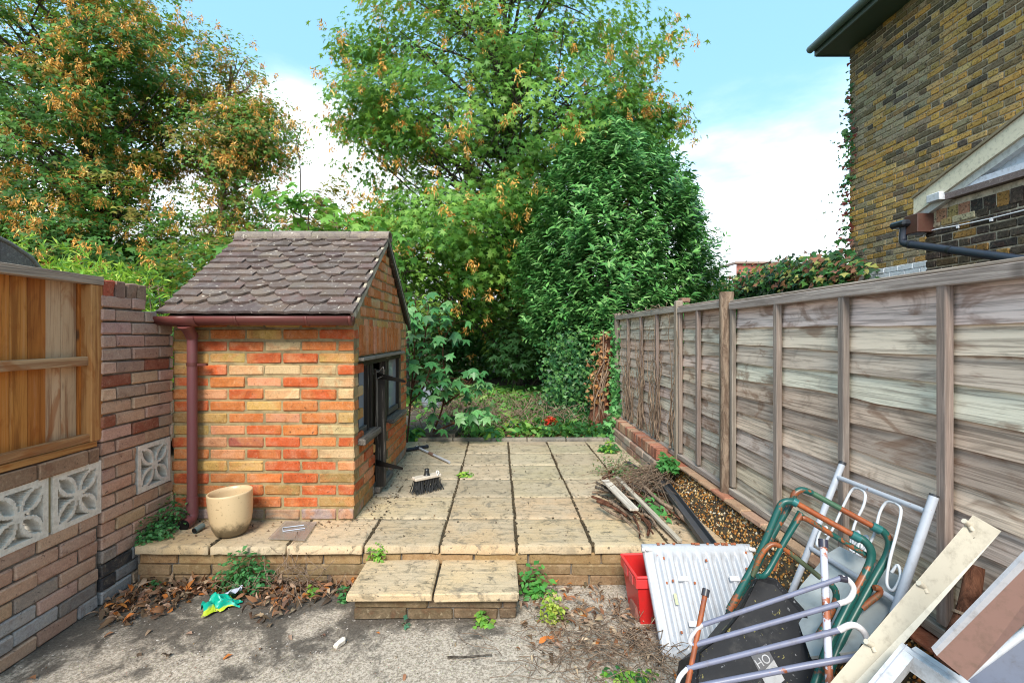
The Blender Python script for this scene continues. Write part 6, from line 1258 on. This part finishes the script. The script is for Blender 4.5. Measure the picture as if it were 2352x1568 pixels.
def green_chairs():
    gc = (0.008, 0.080, 0.068, 1)
    def ch(label, segs, loc):
        t = empty('folding_chair', loc, label=label, cat='folding chair', group='green folding chair frames')
        for nm, mat, col, r, pts in segs: tubes(t, nm, chain(pts), r, mat, col if col else gc, 4)
    F_, R_ = 'green_metal', 'rust_tube'; rust = (0.27, 0.06, 0.014, 1)
    ch('green tubular folding chair frame with a rusty orange bar, stacked in front', [
        ('frame_tube', F_, None, .0115, [(-165, 1090, 1.62), (-60, 900, 1.63), (0, 790, 1.64), (80, 620, 1.65), (160, 430, 1.66), (200, 385, 1.66), (262, 388, 1.655)]),
        ('crossbar', R_, rust, .0095, [(262, 388, 1.655), (450, 495, 1.62), (640, 600, 1.58)]),
        ('frame_tube', F_, None, .0125, [(640, 600, 1.58), (710, 635, 1.565), (755, 690, 1.555), (760, 760, 1.55), (720, 860, 1.54), (600, 1080, 1.50), (480, 1330, 1.46), (400, 1560, 1.42), (300, 1850, 1.36)]),
        ('collar', 'plastic', (0.015, 0.13, 0.13, 1), .0145, [(248, 380, 1.657), (280, 398, 1.65)]), ('collar', 'plastic', (0.015, 0.13, 0.13, 1), .0145, [(632, 596, 1.58), (690, 628, 1.57)]),
        ('inner_leg', F_, None, .009, [(310, 462, 1.63), (200, 640, 1.62), (80, 850, 1.60), (20, 870, 1.59)]),
        ('inner_bar', F_, None, .009, [(310, 490, 1.625), (350, 505, 1.62), (540, 620, 1.60), (730, 735, 1.57)])], (1.1, 1.55, GZ))
    ch('green tubular folding chair frame with a bowed top tube, stacked behind', [
        ('frame_tube', F_, None, .011, [(-170, 1110, 1.66), (-10, 850, 1.67), (120, 600, 1.69), (240, 390, 1.70), (262, 335, 1.70), (310, 308, 1.70), (375, 328, 1.695)]),
        ('crossbar', F_, (0.05, 0.12, 0.07, 1), .0095, [(375, 328, 1.695), (560, 430, 1.66)]), ('crossbar', R_, rust, .0095, [(560, 430, 1.66), (770, 545, 1.62)]),
        ('frame_tube', F_, None, .0125, [(770, 545, 1.62), (840, 580, 1.61), (880, 650, 1.60), (862, 740, 1.59), (800, 850, 1.57), (690, 1050, 1.54), (560, 1300, 1.50), (450, 1600, 1.45)]),
        ('collar', 'plastic', (0.015, 0.13, 0.13, 1), .0150, [(765, 542, 1.62), (822, 572, 1.61)]),
        ('arm_loop', F_, (0.07, 0.09, 0.05, 1), .0085, [(-10, 870, 1.62), (30, 760, 1.62), (75, 690, 1.62), (125, 662, 1.62), (190, 690, 1.615), (320, 790, 1.60), (430, 880, 1.58)]),
        ('inner_leg', F_, None, .009, [(300, 450, 1.64), (170, 690, 1.63), (120, 830, 1.62)]),
        ('hinge', R_, (0.12, 0.08, 0.04, 1), .009, [(700, 1080, 1.53), (760, 1030, 1.53), (815, 985, 1.53), (812, 950, 1.53), (780, 945, 1.53)]),
        ('seat_loop', F_, None, .010, [(460, 900, 1.56), (520, 950, 1.55), (530, 1030, 1.545), (480, 1150, 1.54), (420, 1250, 1.53)])], (1.2, 1.6, GZ))
green_chairs()
def crate():
    q = [P(1741, 1316, 1.72), P(1780, 1330, 1.72), P(1842, 1398, 1.66), P(1878, 1450, 1.60), P(1900, 1500, 1.57), P(1890, 1700, 1.44), P(1600, 1740, 1.40), P(1590, 1560, 1.52), P(1600, 1498, 1.56), P(1655, 1455, 1.60), P(1692, 1408, 1.65)]
    nn = (q[3] - q[0]).cross(q[6] - q[0]).normalized()
    if nn.y > 0: nn = -nn
    o = P(1750, 1600, 1.5); o.z = GZ; t = empty('black_plastic_tub', o, label='upturned scuffed black plastic tub with a torn paper label under the clothes airer', cat='plastic tub'); c0 = sum(q, Vector()) / len(q); qq = [p - nn * (p - c0).dot(nn) - o for p in q]; k = len(qq); cc = c0 - o
    inn = [cc + (p - cc) * .90 + nn * .0 for p in qq]; rim = [cc + (p - cc) * .95 + nn * .012 for p in qq]; m = MB(); low = [p - nn * .16 + (p - cc) * .05 for p in qq]; v = inn + rim + qq + low
    m.add(v, [tuple(range(k))] + [(j * k + i, j * k + (i + 1) % k, (j + 1) * k + (i + 1) % k, (j + 1) * k + i) for j in range(3) for i in range(k)][::1], False)
    mt = NT('scuffed_black'); n = mt.noise(mt.vec(rnd=False), 55, 5, .7); n2 = mt.noise(mt.vec(rnd=False), 12, 5, .7); n3 = mt.noise(mt.vec((1, 1, 1), rnd=False), 30, 3, .6, 1.5)
    c = mt.mix(mt.rng(n, .64, .70, 0, .8), (0.022, 0.023, 0.027, 1), (0.38, 0.38, 0.40, 1)); c = mt.mix(mt.rng(n2, .5, .75, 0, .5), c, (0.09, 0.085, 0.08, 1)); c = mt.mix(mt.rng(n3, .68, .70, 0, .7), c, (0.35, 0.31, 0.10, 1)); mt.fin(c, .6, 0, .25); m.build('tub_body', MATS['scuffed_black'], t)
    L = [P(1722, 1500, 1.5), P(1758, 1478, 1.5), P(1802, 1560, 1.5), P(1768, 1590, 1.5)]
    def pl(p): ray = (p - Vector((0, 0, EYE))).normalized(); s = (c0 + nn * .003 - Vector((0, 0, EYE))).dot(nn) / ray.dot(nn); return Vector((0, 0, EYE)) + ray * s
    LL = [pl(p) - o for p in L]; m = MB(); m.add(LL, [(0, 1, 2, 3)]); m.build('paper_label', MATS['scuffed_black'] if False else MATS['painted'], t, color=(0.12, 0.12, 0.13, 1))
    h = LL[3].lerp(LL[2], .0); m = MB(); A, B, C, D = LL; m.add([p + nn * .001 for p in (A.lerp(D, .55), B.lerp(C, .45), C, D)], [(0, 1, 2, 3)]); m.build('label_paper', MATS['painted'], t, color=(0.45, 0.45, 0.46, 1))
    cu = bpy.data.curves.new('lettering', 'FONT'); cu.body = 'HO'; cu.size = .035; tx = bpy.data.objects.new('lettering_tmp', cu); COL.objects.link(tx); bpy.context.view_layer.update(); me = bpy.data.meshes.new_from_object(tx); bpy.data.objects.remove(tx)
    me.materials.append(MATS['painted']); u = (B - A).normalized(); w_ = nn.cross(u).normalized(); 
    if w_.dot(A - D) < 0: w_ = -w_
    r_ = Matrix((u, w_, nn)).transposed(); ob = link('lettering', me, t, loc=A.lerp(D, .42) + nn * .002 + u * .003, rot=r_.to_euler(), color=(0.55, 0.55, 0.57, 1))
crate()
def airer():
    o = P(1750, 1568, 1.45); o.z = GZ; t = empty('clothes_airer', o, label='broken grey tube clothes airer with rusty posts lying over the black tub', cat='clothes airer'); g = (0.17, 0.18, 0.26, 1); wht = (0.66, 0.64, 0.66, 1)
    def tb(nm, pts, r, mat, col, sub=0): tubes(t, nm, [P(x, y, d) for x, y, d in pts], r, mat, col, sub)
    def down(x0, y0, d0, x1, y1, d1):
        a, b = P(x0, y0, d0), P(x1, y1, d1); k = (a.z - GZ - .005) / (a.z - b.z); return a, a + (b - a) * k
    a, b = down(1621, 1358, 1.56, 1580, 1568, 1.44); tubes(t, 'post', [a, b], .0078, 'rust_tube', (0.20, 0.06, 0.045, 1), 0); tubes(t, 'post_cap', [a + (a - b) * .012, a - (a - b) * .02], .0115, 'plastic', (0.04, 0.04, 0.05, 1), 0)
    a, b = down(1891, 1246, 1.52, 1905, 1568, 1.36); tubes(t, 'post', [a, b], .0105, 'very_rusty', (0.50, 0.52, 0.62, 1), 0); tubes(t, 'post_cap', [a + (a - b) * .012, a - (a - b) * .016], .0135, 'plastic', (0.035, 0.035, 0.06, 1), 0)
    tb('rod', [(1614, 1434, 1.51), (1853, 1353, 1.46), (1934, 1326, 1.445)], .0072, 'painted', g); tb('rod', [(1592, 1481, 1.49), (1853, 1407, 1.44), (1925, 1386, 1.425)], .0078, 'painted', g)
    tb('rod', [(1579, 1534, 1.46), (1853, 1465, 1.41), (1927, 1446, 1.40)], .0080, 'painted', g); tb('rod', [(1560, 1585, 1.43), (1640, 1568, 1.42), (1853, 1527, 1.38), (1969, 1507, 1.36)], .0088, 'rusty_white', g)
    tb('loop', [(1934, 1326, 1.445), (1949, 1332, 1.44), (1961, 1352, 1.435), (1950, 1376, 1.43), (1925, 1386, 1.425)], .0080, 'painted', wht, 4); tb('loop', [(1927, 1446, 1.40), (1958, 1434, 1.39), (1984, 1450, 1.385), (1994, 1480, 1.375), (1984, 1500, 1.37), (1969, 1507, 1.36)], .0090, 'painted', wht, 4)
    tb('loop', [(1614, 1434, 1.51), (1594, 1452, 1.505), (1584, 1472, 1.50), (1592, 1481, 1.49)], .0065, 'painted', (0.5, 0.48, 0.5, 1), 4); tb('loop', [(1579, 1534, 1.46), (1564, 1550, 1.455), (1556, 1570, 1.45), (1562, 1600, 1.44)], .0065, 'painted', wht, 4)
    tb('tape', [(1990, 1484, 1.372), (1981, 1502, 1.368)], .0125, 'plastic', (0.03, 0.03, 0.035, 1)); tb('tape', [(1928, 1327, 1.446), (1945, 1330, 1.442)], .010, 'plastic', (0.03, 0.03, 0.05, 1))
airer()
def boards():
    def quadboard(root, name, q, th, mat, col):
        nn = (q[1] - q[0]).cross(q[3] - q[0]).normalized()
        if nn.y > 0: nn = -nn
        o = Vector(root.location); v = [p - o for p in q] + [p - nn * th - o for p in q]; m = MB(); m.add(v, [(0, 1, 2, 3), (7, 6, 5, 4), (0, 4, 5, 1), (1, 5, 6, 2), (2, 6, 7, 3), (3, 7, 4, 0)]); return m.build(name, MATS[mat], root, color=col), nn
    def ext(a, b):                                    # carry the edge a->b on down to the ground
        k = (a.z - GZ - .004) / (a.z - b.z); return a + (b - a) * k
    a0, b0 = P(2235, 1182, 1.36), P(1906, 1568, 1.28); a1, b1 = P(2300, 1219, 1.345), P(1997, 1568, 1.265); e0 = ext(a0, b0); e1 = ext(a1, b1)
    t = empty('cream_board', (e0 + e1) / 2, label='long cream painted board with small brackets leaning from the junk heap to the fence', cat='board'); _, nn = quadboard(t, 'board', [e0, e1, a1, a0], .016, 'painted', (0.52, 0.485, 0.40, 1)); o = Vector(t.location)
    for x, y in ((2216, 1194), (2112, 1336), (1992, 1470)):
        d = a0.y + (b0.y - a0.y) * (2235 - x) / 329; c = P(x + 10, y + 10, d - .006) - o; m = MB(); m.tube([c, c + Vector((-.018, -.004, .012))], .007, 8); m.tube([c + Vector((.004, -.006, -.014)), c + Vector((0, .0, 0))], .0055, 8); m.build('bracket', MATS['rusty_white'], t, color=(0.62, 0.56, 0.45, 1))
    m = MB(); c = P(2235, 1236, 1.349) - o; m.tube([c, c - Vector((0, .004, 0))], .005, 8); m.build('screw_hole', MATS['void_dark'], t)
    a, b = P(2240, 1300, 1.40), P(2208, 1440, 1.36); k = ext(a, b); t = empty('cut_log', k, label='reddish barked branch standing against the fence behind the cream board', cat='log'); o = Vector(k); m = MB(); dd = k - a
    m.tube([a - o, a + dd * .15 + Vector((.006, 0, 0)) - o, a + dd * .3 + Vector((-.008, 0, 0)) - o, a + dd * .45 + Vector((.005, 0, 0)) - o, k - o], [.022, .024, .028, .027, .029], 10, sub=3); m.build('trunk', MATS['bark_red'], t)
    for f_ in (.17, .31): c = a + dd * f_ - o; m = MB(); m.tube([c, c + dd.normalized() * .008], .0285, 10); m.build('knot', MATS['bark_pale'], t)
    # long brown board with white edge, running out of frame to the right
    A, B = P(2152, 1505, 1.12), P(2352, 1305, 1.00); B = A + (B - A) * 1.9; C, D = P(2222, 1562, 1.08), P(2352, 1432, 1.00); D = C + (D - C) * 2.2; 
    t = empty('brown_panel', A, label='brown faced panel with a broad white edge slanting in at the lower right corner', cat='panel'); quadboard(t, 'panel_face', [C, D, B, A], .02, 'painted', (0.27, 0.155, 0.125, 1)); o = Vector(A)
    m = MB(); w = Vector((0, .003, .003)); off = Vector((-.008, .0, .010)); v = [A - o, B - o, B + off * 1.4 - o, A + off - o, A + w * 2 - o, B + w * 2 - o, B + off * 1.4 + w * 2 - o, A + off + w * 2 - o]; m.add(v, [(0, 1, 2, 3), (7, 6, 5, 4), (0, 4, 5, 1), (1, 5, 6, 2), (2, 6, 7, 3), (3, 7, 4, 0)]); m.build('edge_strip', MATS['painted'], t, color=(0.48, 0.49, 0.53, 1))
    A, B = P(2205, 1562, 1.16), P(2352, 1452, 1.08); B = A + (B - A) * 2; t = empty('blue_grey_panel', A, label='blue grey flat panel with a thin white edge under the brown panel', cat='panel'); quadboard(t, 'panel_face', [P(2230, 1700, 1.08), P(2352, 1640, 1.02) + Vector((.2, 0, 0)), B, A], .02, 'painted', (0.20, 0.23, 0.31, 1)); o = Vector(A); m = MB(); m.tube([A - o, B - o], .008, 6); m.build('edge_strip', MATS['painted'], t, color=(0.7, 0.74, 0.8, 1))
    A, B = P(2310, 1345, 1.22), P(2352, 1256, 1.20); B = A + (B - A) * 1.8; t = empty('white_bundle', A, label='white padded sheet at the extreme right edge behind the brown panel', cat='sheet'); quadboard(t, 'sheet', [P(2320, 1420, 1.2), P(2500, 1420, 1.15), B + Vector((.2, 0, 0)), A], .03, 'painted', (0.62, 0.63, 0.72, 1))
    # white frame corner, near the camera
    ap = P(2089, 1486, 1.22); l = P(2018, 1572, 1.17); r_ = P(2216, 1572, 1.12); t = empty('white_window_frame', ap, label='corner of an old white painted window frame at the bottom edge right of the cream board', cat='window frame'); o = Vector(ap)
    def bar(a, b, w): 
        d = (b - a); a2 = a; b2 = a + d * 2.8; n = Vector((0, -.35, .94)); s = d.cross(n).normalized() * w; m = MB(); 
        v = [a2 - s - o, b2 - s - o, b2 + s - o, a2 + s - o]; v += [p - Vector((0, -.012, .045)) for p in v]; m.add(v, [(0, 1, 2, 3), (7, 6, 5, 4), (0, 4, 5, 1), (1, 5, 6, 2), (2, 6, 7, 3), (3, 7, 4, 0)]); 
        m.build('frame_bar', MATS['painted'], t, color=(0.48, 0.50, 0.53, 1))
        v = [a2 + s * .25 + Vector((0, 0, .004)) - o, b2 + s * .25 + Vector((0, 0, .004)) - o, b2 + s * .35 + Vector((0, 0, .004)) - o, a2 + s * .35 + Vector((0, 0, .004)) - o]; m = MB(); m.add(v, [(0, 1, 2, 3)]); m.build('groove', MATS['painted'], t, color=(0.35, 0.35, 0.4, 1))
    bar(ap, l, .016); bar(ap + Vector((0.004, 0, -.003)), r_, .018)
boards()
